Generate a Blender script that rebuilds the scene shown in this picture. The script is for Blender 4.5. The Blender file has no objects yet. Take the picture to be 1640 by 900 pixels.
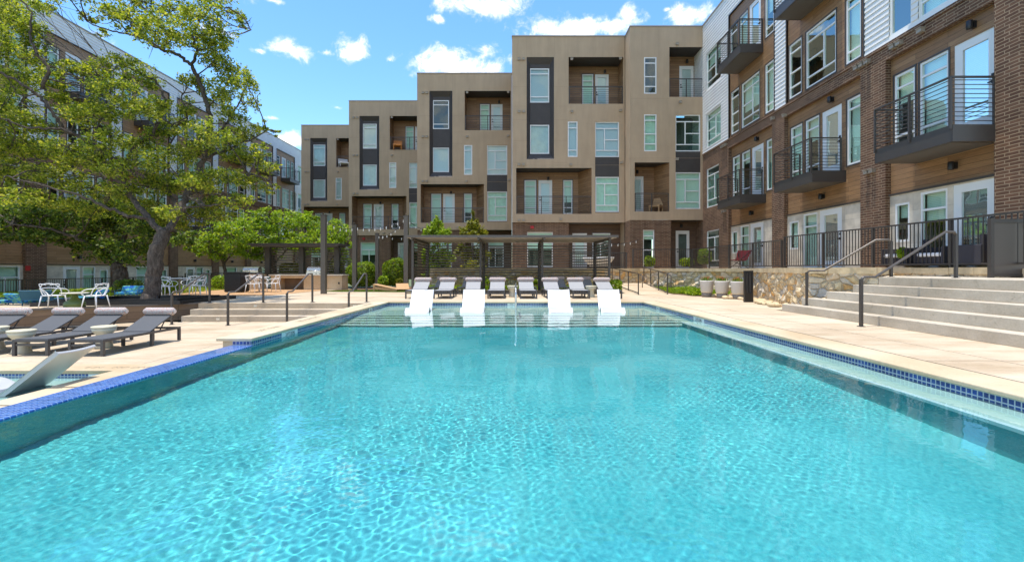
import bpy, bmesh, math, random
import numpy as np
from mathutils import Vector, Matrix
random.seed(7); rng = np.random.default_rng(11)
S = bpy.context.scene; C = S.collection
R = math.radians
F = 760.0; EYE = 1.08           # focal length of the photo in pixels, eye height above the far deck
# ---------------------------------------------------------------- camera
cam = bpy.data.cameras.new('camera'); co = bpy.data.objects.new('camera', cam); C.objects.link(co)
cam.sensor_width = 36; cam.lens = F*36/1640; cam.shift_y = -19/1640; cam.clip_start = .05; cam.clip_end = 3000
co.location = (0, 0, EYE); co.rotation_euler = (R(90), 0, 0); S.camera = co
# ---------------------------------------------------------------- light
SUN_EL = 83; SUN_DIR = Vector((-.75, -.06, 0)).normalized()   # where the sun stands (near the zenith)
sd = Vector((SUN_DIR.x*math.cos(R(SUN_EL)), SUN_DIR.y*math.cos(R(SUN_EL)), math.sin(R(SUN_EL))))
sl = bpy.data.lights.new('sun', 'SUN'); so = bpy.data.objects.new('sun', sl); C.objects.link(so)
sl.energy = 3.1; sl.cycles.is_caustics_light = True; sl.angle = R(.53); sl.color = (1, .955, .88)
so.rotation_euler = sd.to_track_quat('Z', 'Y').to_euler(); so.location = (-20, -30, 60)
W = bpy.data.worlds.new('World'); S.world = W; W.use_nodes = True
wn = W.node_tree; wn.nodes.clear()
def N(nt, t, **k):
    n = nt.nodes.new(t)
    for a, v in k.items():
        if a == 'i':
            for kk, vv in v.items(): n.inputs[kk].default_value = vv
        else: setattr(n, a, v)
    return n
def math_(nt, op, a, b=None, c=None, clamp=False):
    n = nt.nodes.new('ShaderNodeMath'); n.operation = op; n.use_clamp = clamp
    for k, v in enumerate((a, b, c)):
        if v is None: continue
        if isinstance(v, (int, float)): n.inputs[k].default_value = v
        else: nt.links.new(v, n.inputs[k])
    return n.outputs[0]
def world():
    L = wn.links.new
    sky = N(wn, 'ShaderNodeTexSky', sky_type='NISHITA', sun_disc=False, sun_elevation=R(SUN_EL), altitude=150, air_density=1.0, dust_density=.35, ozone_density=1.6)
    sky.sun_rotation = math.atan2(SUN_DIR.x, SUN_DIR.y)
    tc = N(wn, 'ShaderNodeTexCoord'); dirv = tc.outputs['Generated']
    hs = N(wn, 'ShaderNodeHueSaturation', i={'Saturation': 1.24, 'Value': 1.18}); L(sky.outputs[0], hs.inputs['Color'])
    nz = N(wn, 'ShaderNodeTexNoise', i={'Scale': 24.0, 'Detail': 11.0, 'Roughness': .66, 'Distortion': .3}); L(dirv, nz.inputs['Vector'])
    nb = N(wn, 'ShaderNodeTexNoise', i={'Scale': 7.0, 'Detail': 4.0, 'Roughness': .55}); L(dirv, nb.inputs['Vector'])
    acc = None
    cl = [(765,10,82,20,1), (700,32,22,9,.9), (905,47,95,22,1), (745,108,90,30,1.05), (850,60,30,20,.9), (1102,26,36,22,1.05), (1005,22,24,14,.95),
          (463,78,36,18,1), (415,82,22,7,.72), (566,82,30,22,1), (523,85,20,11,.72), (624,96,16,9,.72), (350,52,26,10,.95), (440,2,22,6,.85), (460,225,50,16,1), (1068,16,12,6,.7), (980,40,60,16,.85),
          (440,190,30,7,.6), (540,172,14,6,.6), (120,60,60,20,.9), (1300,-40,90,30,1), (300,-60,120,30,1), (700,-140,160,40,.9)]
    for px, py, rx, ry, a in cl:
        c = Vector(((px-820)/F, 1, (431-py)/F)); ln = c.length; c.normalize()
        s = N(wn, 'ShaderNodeVectorMath', operation='SUBTRACT'); L(dirv, s.inputs[0]); s.inputs[1].default_value = c
        m = N(wn, 'ShaderNodeVectorMath', operation='MULTIPLY'); L(s.outputs[0], m.inputs[0])
        m.inputs[1].default_value = (F*ln/rx, F*ln/rx*.6, F*ln/ry)
        l = N(wn, 'ShaderNodeVectorMath', operation='LENGTH'); L(m.outputs[0], l.inputs[0])
        v = math_(wn, 'SUBTRACT', a*.93, math_(wn, 'MULTIPLY', l.outputs['Value'], .70))
        acc = v if acc is None else math_(wn, 'MAXIMUM', acc, v)
    # loose clouds in the half of the sky behind the viewer (seen only in glass and water)
    sep = N(wn, 'ShaderNodeSeparateXYZ'); L(dirv, sep.inputs[0])
    back = math_(wn, 'MULTIPLY_ADD', nb.outputs['Fac'], 2.6, -1.25)
    back = math_(wn, 'ADD', back, math_(wn, 'MULTIPLY', sep.outputs['Y'], -.6))
    acc = math_(wn, 'MAXIMUM', acc, math_(wn, 'MINIMUM', back, .6))
    d = math_(wn, 'ADD', math_(wn, 'MAXIMUM', acc, -1.0), math_(wn, 'MULTIPLY_ADD', nz.outputs['Fac'], 2.0, -1.12))
    mr = N(wn, 'ShaderNodeMapRange', interpolation_type='SMOOTHSTEP', i={'From Min': .12, 'From Max': .72}); L(d, mr.inputs['Value'])
    cr = N(wn, 'ShaderNodeMapRange', i={'From Min': .25, 'From Max': .85, 'To Min': .78, 'To Max': 1.05}); L(d, cr.inputs['Value'])
    ccol = N(wn, 'ShaderNodeMix', data_type='RGBA', i={'A': (.80, .86, .95, 1), 'B': (1, 1, 1, 1)}); L(mr.outputs[0], ccol.inputs['Factor'])
    b1 = N(wn, 'ShaderNodeBackground', i={'Strength': .15}); L(hs.outputs[0], b1.inputs[0])
    b2 = N(wn, 'ShaderNodeBackground'); L(ccol.outputs['Result'], b2.inputs[0]); L(cr.outputs[0], b2.inputs[1])
    mx = N(wn, 'ShaderNodeMixShader'); L(mr.outputs[0], mx.inputs[0]); L(b1.outputs[0], mx.inputs[1]); L(b2.outputs[0], mx.inputs[2])
    o = N(wn, 'ShaderNodeOutputWorld'); L(mx.outputs[0], o.inputs[0])
world()
S.view_settings.view_transform = 'Standard'; S.view_settings.look = 'None'; S.view_settings.exposure = .85; S.view_settings.gamma = 1
S.render.engine = 'CYCLES'; S.cycles.use_denoising = True; S.cycles.max_bounces = 10; S.cycles.transparent_max_bounces = 24
S.cycles.diffuse_bounces = 4; S.cycles.glossy_bounces = 4; S.cycles.transmission_bounces = 8
S.cycles.caustics_reflective = False; S.cycles.caustics_refractive = True; S.cycles.sample_clamp_indirect = 6
S.cycles.use_adaptive_sampling = True; S.cycles.adaptive_threshold = .015

# ---------------------------------------------------------------- materials
MATS = {}
def mat(name, col, rough=.6, metal=0, var=0, vscale=3, bump=0, bscale=40, spec=.4, build=None, coat=0):
    m = bpy.data.materials.new(name); m.use_nodes = True; nt = m.node_tree; L = nt.links.new
    p = nt.nodes['Principled BSDF']; p.inputs['Base Color'].default_value = (*col, 1); p.inputs['Roughness'].default_value = rough
    p.inputs['Metallic'].default_value = metal; p.inputs['Specular IOR Level'].default_value = spec; p.inputs['Coat Weight'].default_value = coat
    tc = N(nt, 'ShaderNodeTexCoord')
    if var:
        n = N(nt, 'ShaderNodeTexNoise', i={'Scale': vscale, 'Detail': 7.0, 'Roughness': .65}); L(tc.outputs['Object'], n.inputs['Vector'])
        r = N(nt, 'ShaderNodeMapRange', i={'From Min': .3, 'From Max': .7, 'To Min': 1-var, 'To Max': 1+var}); L(n.outputs['Fac'], r.inputs['Value'])
        mx = N(nt, 'ShaderNodeVectorMath', operation='MULTIPLY'); mx.inputs[0].default_value = col; L(r.outputs[0], mx.inputs[1]); L(mx.outputs[0], p.inputs['Base Color'])
    if bump:
        n = N(nt, 'ShaderNodeTexNoise', i={'Scale': bscale, 'Detail': 5.0}); L(tc.outputs['Object'], n.inputs['Vector'])
        b = N(nt, 'ShaderNodeBump', i={'Strength': bump, 'Distance': .02}); L(n.outputs['Fac'], b.inputs['Height']); L(b.outputs[0], p.inputs['Normal'])
    if build: build(nt, p, tc)
    MATS[name] = m
    return m
def ramp(nt, fac, stops):
    r = N(nt, 'ShaderNodeValToRGB'); e = r.color_ramp.elements
    while len(e) < len(stops): e.new(.5)
    for k, (pp, c) in enumerate(stops): e[k].position = pp; e[k].color = (*c, 1)
    nt.links.new(fac, r.inputs[0]); return r.outputs[0]
def noise(nt, vec, scale, detail=5, rough=.6, out='Fac', dist=0):
    n = N(nt, 'ShaderNodeTexNoise', i={'Scale': scale, 'Detail': detail, 'Roughness': rough, 'Distortion': dist})
    nt.links.new(vec, n.inputs['Vector']); return n.outputs[out]
def mapv(nt, vec, sc):
    m = N(nt, 'ShaderNodeMapping'); m.inputs['Scale'].default_value = sc; nt.links.new(vec, m.inputs['Vector']); return m.outputs[0]
def mixc(nt, fac, a, b, mode='MIX'):
    m = N(nt, 'ShaderNodeMix', data_type='RGBA', blend_type=mode)
    for k, v in (('Factor', fac), ('A', a), ('B', b)):
        if isinstance(v, (int, float)): m.inputs[k].default_value = v
        elif isinstance(v, tuple): m.inputs[k].default_value = (*v, 1)
        else: nt.links.new(v, m.inputs[k])
    return m.outputs['Result']
def bump_(nt, p, h, strength=.4, dist=.01):
    b = N(nt, 'ShaderNodeBump', i={'Strength': strength, 'Distance': dist}); nt.links.new(h, b.inputs['Height']); nt.links.new(b.outputs[0], p.inputs['Normal'])
def brick_build(c1, c2, mortar, bw, bh, ms, off=.33, bump=.5):
    def f(nt, p, tc):
        L = nt.links.new
        b = N(nt, 'ShaderNodeTexBrick', offset=off, i={'Color1': (*c1, 1), 'Color2': (*c2, 1), 'Mortar': (*mortar, 1), 'Scale': 1.0, 'Mortar Size': ms, 'Mortar Smooth': .1, 'Bias': -.1, 'Brick Width': bw, 'Row Height': bh})
        L(tc.outputs['UV'], b.inputs['Vector'])
        n = noise(nt, tc.outputs['UV'], 2.2, 6); v = N(nt, 'ShaderNodeMapRange', i={'From Min': .3, 'From Max': .7, 'To Min': .78, 'To Max': 1.2}); L(n, v.inputs['Value'])
        L(mixc(nt, 1.0, b.outputs['Color'], v.outputs[0], 'MULTIPLY'), p.inputs['Base Color'])
        inv = math_(nt, 'SUBTRACT', 1.0, b.outputs['Fac'])
        bump_(nt, p, math_(nt, 'ADD', inv, math_(nt, 'MULTIPLY', noise(nt, tc.outputs['UV'], 60), .3)), bump, .008)
    return f
def wood_build(c1, c2, ph=.145, gap=.004):
    def f(nt, p, tc):
        L = nt.links.new
        b = N(nt, 'ShaderNodeTexBrick', offset=.37, i={'Color1': (*c1, 1), 'Color2': (*c2, 1), 'Mortar': (c1[0]*.2, c1[1]*.2, c1[2]*.2, 1), 'Scale': 1.0, 'Mortar Size': gap, 'Mortar Smooth': .2, 'Bias': 0.0, 'Brick Width': 2.6, 'Row Height': ph})
        L(tc.outputs['UV'], b.inputs['Vector'])
        g = noise(nt, mapv(nt, tc.outputs['UV'], (1.2, 26, 1)), 2.0, 8, .7)
        r = N(nt, 'ShaderNodeMapRange', i={'From Min': .28, 'From Max': .72, 'To Min': .6, 'To Max': 1.35}); L(g, r.inputs['Value'])
        L(mixc(nt, 1.0, b.outputs['Color'], r.outputs[0], 'MULTIPLY'), p.inputs['Base Color'])
        bump_(nt, p, math_(nt, 'SUBTRACT', 1.0, b.outputs['Fac']), .5, .008)
    return f
def stucco_build(col):
    def f(nt, p, tc):
        L = nt.links.new
        n = noise(nt, tc.outputs['UV'], .7, 7, .6); n2 = noise(nt, mapv(nt, tc.outputs['UV'], (3, .35, 1)), 1.3, 5)
        s = math_(nt, 'ADD', math_(nt, 'MULTIPLY', n, .5), math_(nt, 'MULTIPLY', n2, .5))
        v = N(nt, 'ShaderNodeMapRange', i={'From Min': .35, 'From Max': .65, 'To Min': .89, 'To Max': 1.08}); L(s, v.inputs['Value'])
        L(mixc(nt, 1.0, col, v.outputs[0], 'MULTIPLY'), p.inputs['Base Color'])
        bump_(nt, p, noise(nt, tc.outputs['UV'], 70, 4), .25, .006)
    return f
def sepz(nt, v):
    s = N(nt, 'ShaderNodeSeparateXYZ'); nt.links.new(v, s.inputs[0]); return s.outputs[1]
mat('stucco', (.455,.33,.212), .85, build=stucco_build((.455,.33,.212)))
mat('stucco_joint', (.36,.26,.168), .85)
mat('dark_panel', (.056,.046,.040), .55, var=.1)
mat('brick', (.1,.06,.04), .85, build=brick_build((.088,.040,.022), (.165,.083,.046), (.29,.205,.13), .30, .0757, .010))
mat('wood', (.16,.085,.05), .55, build=wood_build((.23,.122,.056), (.33,.188,.09)))
mat('wood_left', (.26,.15,.08), .55, build=wood_build((.30,.17,.08), (.40,.235,.12)))  # more orange of itself, and lightened in colour to offset the block's shade
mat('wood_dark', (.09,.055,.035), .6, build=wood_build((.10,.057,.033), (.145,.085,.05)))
mat('deck_wood', (.12,.08,.05), .6, build=wood_build((.16,.10,.058), (.20,.13,.075), .2))
def siding_b(nt, p, tc):
    n = noise(nt, tc.outputs['UV'], 1.2, 5); nt.links.new(ramp(nt, n, [(.3, (.70,.69,.66)), (.7, (.79,.78,.75))]), p.inputs['Base Color'])
mat('siding', (.76,.75,.72), .55, build=siding_b)
mat('cream_stone', (.62,.54,.42), .8, build=brick_build((.58,.50,.39), (.66,.58,.46), (.46,.39,.30), .9, .45, .006, .5, .15))
mat('parapet_cap', (.33,.29,.25), .4, .3)
mat('white_frame', (.78,.78,.76), .4)
mat('door_white', (.76,.76,.73), .45)
mat('bronze', (.075,.064,.055), .42, .25, spec=.5)
mat('bronze_light', (.125,.105,.088), .4, .35, spec=.5)
mat('black_metal', (.022,.021,.021), .4, .2, spec=.5)
mat('steel', (.62,.61,.59), .25, .95)
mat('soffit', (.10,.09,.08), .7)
mat('pergola_roof', (.50,.45,.38), .7)
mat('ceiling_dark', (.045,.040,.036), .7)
mat('vent', (.36,.31,.25), .5, .2)
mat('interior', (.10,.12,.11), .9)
mat('blind', (.72,.76,.72), .8, build=lambda nt, p, tc: nt.links.new(ramp(nt, math_(nt, 'FRACT', math_(nt, 'MULTIPLY', sepz(nt, tc.outputs['UV']), 22.0)), [(.0, (.55,.60,.56)), (.25, (.86,.88,.85)), (.85, (.82,.85,.82)), (1., (.5,.55,.51))]), p.inputs['Base Color']))
mat('curtain', (.70,.78,.72), .9, var=.12, vscale=4)
def glass(name, tint, refl):
    m = bpy.data.materials.new(name); m.use_nodes = True; nt = m.node_tree; nt.nodes.clear(); L = nt.links.new
    t = N(nt, 'ShaderNodeBsdfTransparent', i={'Color': (*tint, 1)}); g = N(nt, 'ShaderNodeBsdfGlossy', i={'Color': (.86, .97, .92, 1), 'Roughness': .015})
    tc = N(nt, 'ShaderNodeTexCoord'); b = N(nt, 'ShaderNodeBump', i={'Strength': .12, 'Distance': .02}); L(noise(nt, tc.outputs['Object'], 1.1, 2), b.inputs['Height']); L(b.outputs[0], g.inputs['Normal'])
    lw = N(nt, 'ShaderNodeFresnel', i={'IOR': 1.5})
    f = math_(nt, 'MULTIPLY_ADD', lw.outputs[0], refl[0], refl[1], clamp=True)
    mx = N(nt, 'ShaderNodeMixShader'); L(f, mx.inputs[0]); L(t.outputs[0], mx.inputs[1]); L(g.outputs[0], mx.inputs[2])
    o = N(nt, 'ShaderNodeOutputMaterial'); L(mx.outputs[0], o.inputs[0]); MATS[name] = m
glass('glass_green', (.79, .97, .87), (.34, .02)); glass('glass_clear', (.85, .95, .93), (.7, .07)); glass('screen', (.28, .30, .29), (.4, .02))
def conc(c1, c2, c3, sx=1, sy=1, joint=2.4):
    def f(nt, p, tc):
        L = nt.links.new; o = tc.outputs['Object']
        a = noise(nt, o, .45, 8, .62); b = noise(nt, mapv(nt, o, (sx, sy, 1)), 1.1, 6, .7); c = noise(nt, o, 30, 3)
        s = math_(nt, 'ADD', math_(nt, 'MULTIPLY', a, .5), math_(nt, 'MULTIPLY', b, .5))
        col = ramp(nt, s, [(.34, c1), (.5, c2), (.64, c3)])
        d = N(nt, 'ShaderNodeMapRange', interpolation_type='SMOOTHSTEP', i={'From Min': .60, 'From Max': .72, 'To Min': 1.0, 'To Max': .74}); L(noise(nt, o, 1.7, 9, .72, dist=.8), d.inputs['Value'])
        col = mixc(nt, 1.0, col, d.outputs[0], 'MULTIPLY')
        k = N(nt, 'ShaderNodeMapRange', i={'From Min': .66, 'From Max': .74, 'To Min': 1.0, 'To Max': .55}); L(noise(nt, o, 14, 2, .5), k.inputs['Value'])
        col = mixc(nt, .5, col, mixc(nt, 1.0, col, k.outputs[0], 'MULTIPLY'))
        sp = N(nt, 'ShaderNodeMapRange', i={'From Min': .3, 'From Max': .7, 'To Min': .93, 'To Max': 1.06}); L(c, sp.inputs['Value'])
        L(mixc(nt, 1.0, col, sp.outputs[0], 'MULTIPLY'), p.inputs['Base Color'])
        bump_(nt, p, c, .15, .004)
    return f
mat('deck', (.6,.5,.4), .8, build=conc((.36,.26,.155), (.52,.41,.28), (.63,.525,.385), .6, 2.5))
mat('deck_joint', (.30,.24,.18), .9)
mat('coping', (.66,.55,.40), .7, build=conc((.44,.31,.17), (.56,.44,.285), (.62,.52,.37), .4, .4))
mat('step_concrete', (.5,.46,.4), .8, build=conc((.33,.27,.19), (.47,.40,.30), (.60,.53,.42), 2, .5))
mat('left_step', (.5,.4,.3), .8, build=conc((.36,.28,.19), (.48,.39,.28), (.58,.49,.37), .5, 3))
mat('gravel', (.46,.27,.13), .95, var=.35, vscale=9, bump=.6, bscale=60)
mat('mulch', (.16,.09,.05), .95, var=.4, vscale=14, bump=.8, bscale=40)
mat('soil_grass', (.12,.14,.05), .95, var=.4, vscale=2)
def tile_b(c1, c2, grout, s, ms=.006):
    return brick_build(c1, c2, grout, s, s, ms, 0.0, .25)
mat('pool_tile', (.01,.05,.25), .12, spec=.6, build=tile_b((.006,.030,.17), (.012,.065,.30), (.42,.47,.52), .055))
mat('spill_tile', (.02,.1,.4), .1, spec=.7, build=tile_b((.025,.085,.34), (.07,.19,.50), (.25,.36,.6), .05, .005))
mat('marker_tile', (.72,.74,.72), .3)
mat('ink', (.02,.02,.022), .6)
mat('engraved', (.30,.23,.15), .8)
def plaster(c1, c2):
    def f(nt, p, tc):
        o = tc.outputs['Object']; s = math_(nt, 'ADD', math_(nt, 'MULTIPLY', noise(nt, o, .6, 4), .55), math_(nt, 'MULTIPLY', noise(nt, o, 45, 4, .7), .45))
        nt.links.new(ramp(nt, s, [(.36, c1), (.62, c2)]), p.inputs['Base Color'])
    return f
mat('plaster', (.3,.7,.75), .8, build=plaster((.055,.385,.42), (.155,.575,.585)))  # pale plaster in itself; the water's absorption tint is put into its colour
mat('ledge_plaster', (.5,.6,.55), .8, build=plaster((.52,.60,.52), (.68,.76,.68)))
mat('nosing', (.78,.84,.84), .4)
mat('dark_nosing', (.02,.10,.12), .4)
mat('white_plastic', (.47,.47,.465), .35)
mat('white_chair', (.78,.78,.77), .35)
mat('sling', (.082,.084,.088), .75, build=lambda nt, p, tc: bump_(nt, p, noise(nt, tc.outputs['Object'], 260, 1), .3, .002))
mat('sling_light', (.31,.305,.30), .8, var=.06, vscale=30)
mat('frame_grey', (.085,.08,.078), .45, .3)
def weave(nt, p, tc):
    o = tc.outputs['Object']; a = N(nt, 'ShaderNodeTexVoronoi', i={'Scale': 55.0}); nt.links.new(o, a.inputs['Vector'])
    w = N(nt, 'ShaderNodeTexWave', bands_direction='X', i={'Scale': 17.0, 'Distortion': 1.5, 'Detail': 2.0}); nt.links.new(o, w.inputs['Vector'])
    c = ramp(nt, w.outputs['Fac'], [(.25, (.30,.25,.24)), (.5, (.62,.54,.48)), (.8, (.74,.68,.62))])
    d = ramp(nt, a.outputs['Color'], [(.2, (.9,.5,.42)), (.5, (1,1,1)), (.8, (.75,.85,.9))])
    nt.links.new(mixc(nt, .75, c, d, 'MULTIPLY'), p.inputs['Base Color']); bump_(nt, p, w.outputs['Fac'], .5, .01)
mat('towel', (.6,.5,.45), .95, build=weave)
mat('cream_ceramic', (.64,.58,.42), .35)
mat('green_ceramic', (.10,.14,.035), .35)
mat('table_top', (.55,.52,.40), .5)
mat('blue_fabric', (.02,.12,.4), .9, build=lambda nt, p, tc: nt.links.new(ramp(nt, noise(nt, tc.outputs['Object'], 6, 2), [(.35, (.01,.07,.34)), (.48, (.02,.22,.45)), (.56, (.16,.42,.20)), (.66, (.02,.10,.38))]), p.inputs['Base Color']))
mat('blue_mesh', (.02,.10,.16), .6)
mat('counter_stone', (.58,.45,.28), .8, build=conc((.46,.30,.15), (.58,.43,.26), (.66,.54,.37)))
mat('counter_top', (.50,.44,.35), .6, var=.12, vscale=20)
mat('counter_niche', (.22,.15,.10), .9, var=.2)
mat('board_wood', (.50,.30,.14), .6, var=.15, vscale=8)
mat('planter_grey', (.56,.51,.44), .7, var=.06)
mat('planter_base', (.20,.175,.15), .8)
mat('red', (.45,.02,.02), .5)
mat('red_fabric', (.50,.03,.04), .8)
mat('orange', (.55,.2,.04), .7)
mat('bulb', (.85,.83,.76), .2)
mat('cushion_white', (.72,.70,.68), .9)
mat('wicker', (.045,.040,.045), .8, bump=.5, bscale=90)
mat('flower', (.5,.14,.05), .8, var=.5, vscale=60)
def rubble(nt, p, tc):
    L = nt.links.new; v0 = tc.outputs['UV']
    wv = noise(nt, v0, 3.5, 3, .5, 'Color'); ad = N(nt, 'ShaderNodeVectorMath', operation='MULTIPLY_ADD'); L(wv, ad.inputs[0]); ad.inputs[1].default_value = (.12,.12,0); L(v0, ad.inputs[2])
    m = mapv(nt, ad.outputs[0], (1.0, 1.35, 1))
    a = N(nt, 'ShaderNodeTexVoronoi', i={'Scale': 3.6, 'Randomness': .95}); L(m, a.inputs['Vector'])
    e = N(nt, 'ShaderNodeTexVoronoi', feature='DISTANCE_TO_EDGE', i={'Scale': 3.6, 'Randomness': .95}); L(m, e.inputs['Vector'])
    s = N(nt, 'ShaderNodeSeparateColor'); L(a.outputs['Color'], s.inputs[0])
    c = ramp(nt, s.outputs[0], [(.0, (.68,.50,.26)), (.25, (.80,.62,.36)), (.42, (.62,.54,.43)), (.58, (.82,.66,.41)), (.74, (.74,.42,.14)), (.86, (.76,.66,.51)), (1, (.70,.47,.21))])
    n = noise(nt, v0, 9, 7, .7); r = N(nt, 'ShaderNodeMapRange', i={'From Min': .3, 'From Max': .7, 'To Min': .72, 'To Max': 1.22}); L(n, r.inputs['Value'])
    c = mixc(nt, 1.0, c, r.outputs[0], 'MULTIPLY')
    ed = N(nt, 'ShaderNodeMapRange', interpolation_type='SMOOTHSTEP', i={'From Min': .012, 'From Max': .05}); L(e.outputs['Distance'], ed.inputs['Value'])
    L(mixc(nt, ed.outputs[0], (.56,.43,.27), c), p.inputs['Base Color'])
    h = N(nt, 'ShaderNodeMapRange', interpolation_type='SMOOTHSTEP', i={'From Min': .0, 'From Max': .12}); L(e.outputs['Distance'], h.inputs['Value'])
    bump_(nt, p, math_(nt, 'ADD', h.outputs[0], math_(nt, 'MULTIPLY', n, .5)), .9, .05)
mat('rubble', (.5,.4,.25), .9, build=rubble)
mat('wall_cap', (.60,.46,.27), .85, var=.25, vscale=2.5, bump=.5, bscale=9)
def bark_b(nt, p, tc):
    o = tc.outputs['Object']; n = noise(nt, mapv(nt, o, (1, 1, .28)), 16, 8, .75, dist=.6)
    nt.links.new(ramp(nt, n, [(.34, (.035,.026,.02)), (.52, (.105,.082,.064)), (.72, (.21,.17,.135))]), p.inputs['Base Color']); bump_(nt, p, n, 1.0, .05)
mat('bark', (.15,.12,.1), .95, build=bark_b)
def leafmat(name, stops, trans=.4):
    m = bpy.data.materials.new(name); m.use_nodes = True; nt = m.node_tree; nt.nodes.clear(); L = nt.links.new
    g = N(nt, 'ShaderNodeNewGeometry'); c = ramp(nt, g.outputs['Random Per Island'], stops)
    d = N(nt, 'ShaderNodeBsdfPrincipled', i={'Roughness': .5, 'Specular IOR Level': .35}); L(c, d.inputs['Base Color'])
    t = N(nt, 'ShaderNodeBsdfTranslucent'); L(mixc(nt, 1.0, c, (1.5, 1.5, .6), 'MULTIPLY'), t.inputs[0])
    mx = N(nt, 'ShaderNodeMixShader', i={0: trans}); L(d.outputs[0], mx.inputs[1]); L(t.outputs[0], mx.inputs[2])
    o = N(nt, 'ShaderNodeOutputMaterial'); L(mx.outputs[0], o.inputs[0]); MATS[name] = m
leafmat('oak_leaf', [(0, (.045,.08,.012)), (.3, (.15,.21,.022)), (.65, (.32,.37,.036)), (1, (.52,.48,.09))], .45)
leafmat('dark_leaf', [(0, (.035,.07,.014)), (.5, (.10,.165,.024)), (.85, (.19,.25,.034)), (1, (.30,.31,.05))])
leafmat('lime_leaf', [(0, (.10,.19,.014)), (.5, (.22,.33,.02)), (.85, (.33,.42,.03)), (1, (.42,.46,.06))], .45)
leafmat('shrub_leaf', [(0, (.08,.15,.010)), (.5, (.18,.27,.014)), (1, (.32,.38,.025))], .3)
leafmat('yellow_leaf', [(0, (.12,.15,.014)), (.5, (.20,.21,.022)), (1, (.28,.25,.03))])
leafmat('grass_leaf', [(0, (.07,.14,.012)), (.6, (.14,.22,.02)), (1, (.22,.26,.035))])
leafmat('agave_leaf', [(0, (.05,.13,.09)), (1, (.09,.18,.12))], .1)
def watermat():
    m = bpy.data.materials.new('water'); m.use_nodes = True; nt = m.node_tree; nt.nodes.clear(); L = nt.links.new
    r = N(nt, 'ShaderNodeBsdfRefraction', i={'Color': (.80, .975, .985, 1), 'Roughness': 0.0, 'IOR': 1.33}); t = N(nt, 'ShaderNodeBsdfTransparent', i={'Color': (.80, .975, .985, 1)})
    g = N(nt, 'ShaderNodeBsdfGlossy', i={'Color': (1, 1, 1, 1), 'Roughness': .02}); fr = N(nt, 'ShaderNodeFresnel', i={'IOR': 1.33})
    a = N(nt, 'ShaderNodeMixShader', i={0: WATER_MIX}); L(t.outputs[0], a.inputs[1]); L(r.outputs[0], a.inputs[2])
    b = N(nt, 'ShaderNodeMixShader'); L(fr.outputs[0], b.inputs[0]); L(a.outputs[0], b.inputs[1]); L(g.outputs[0], b.inputs[2])
    o = N(nt, 'ShaderNodeOutputMaterial'); L(b.outputs[0], o.inputs[0]); MATS['water'] = m
WATER_MIX = 1.0
watermat()
def M(n): return MATS[n]

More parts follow.
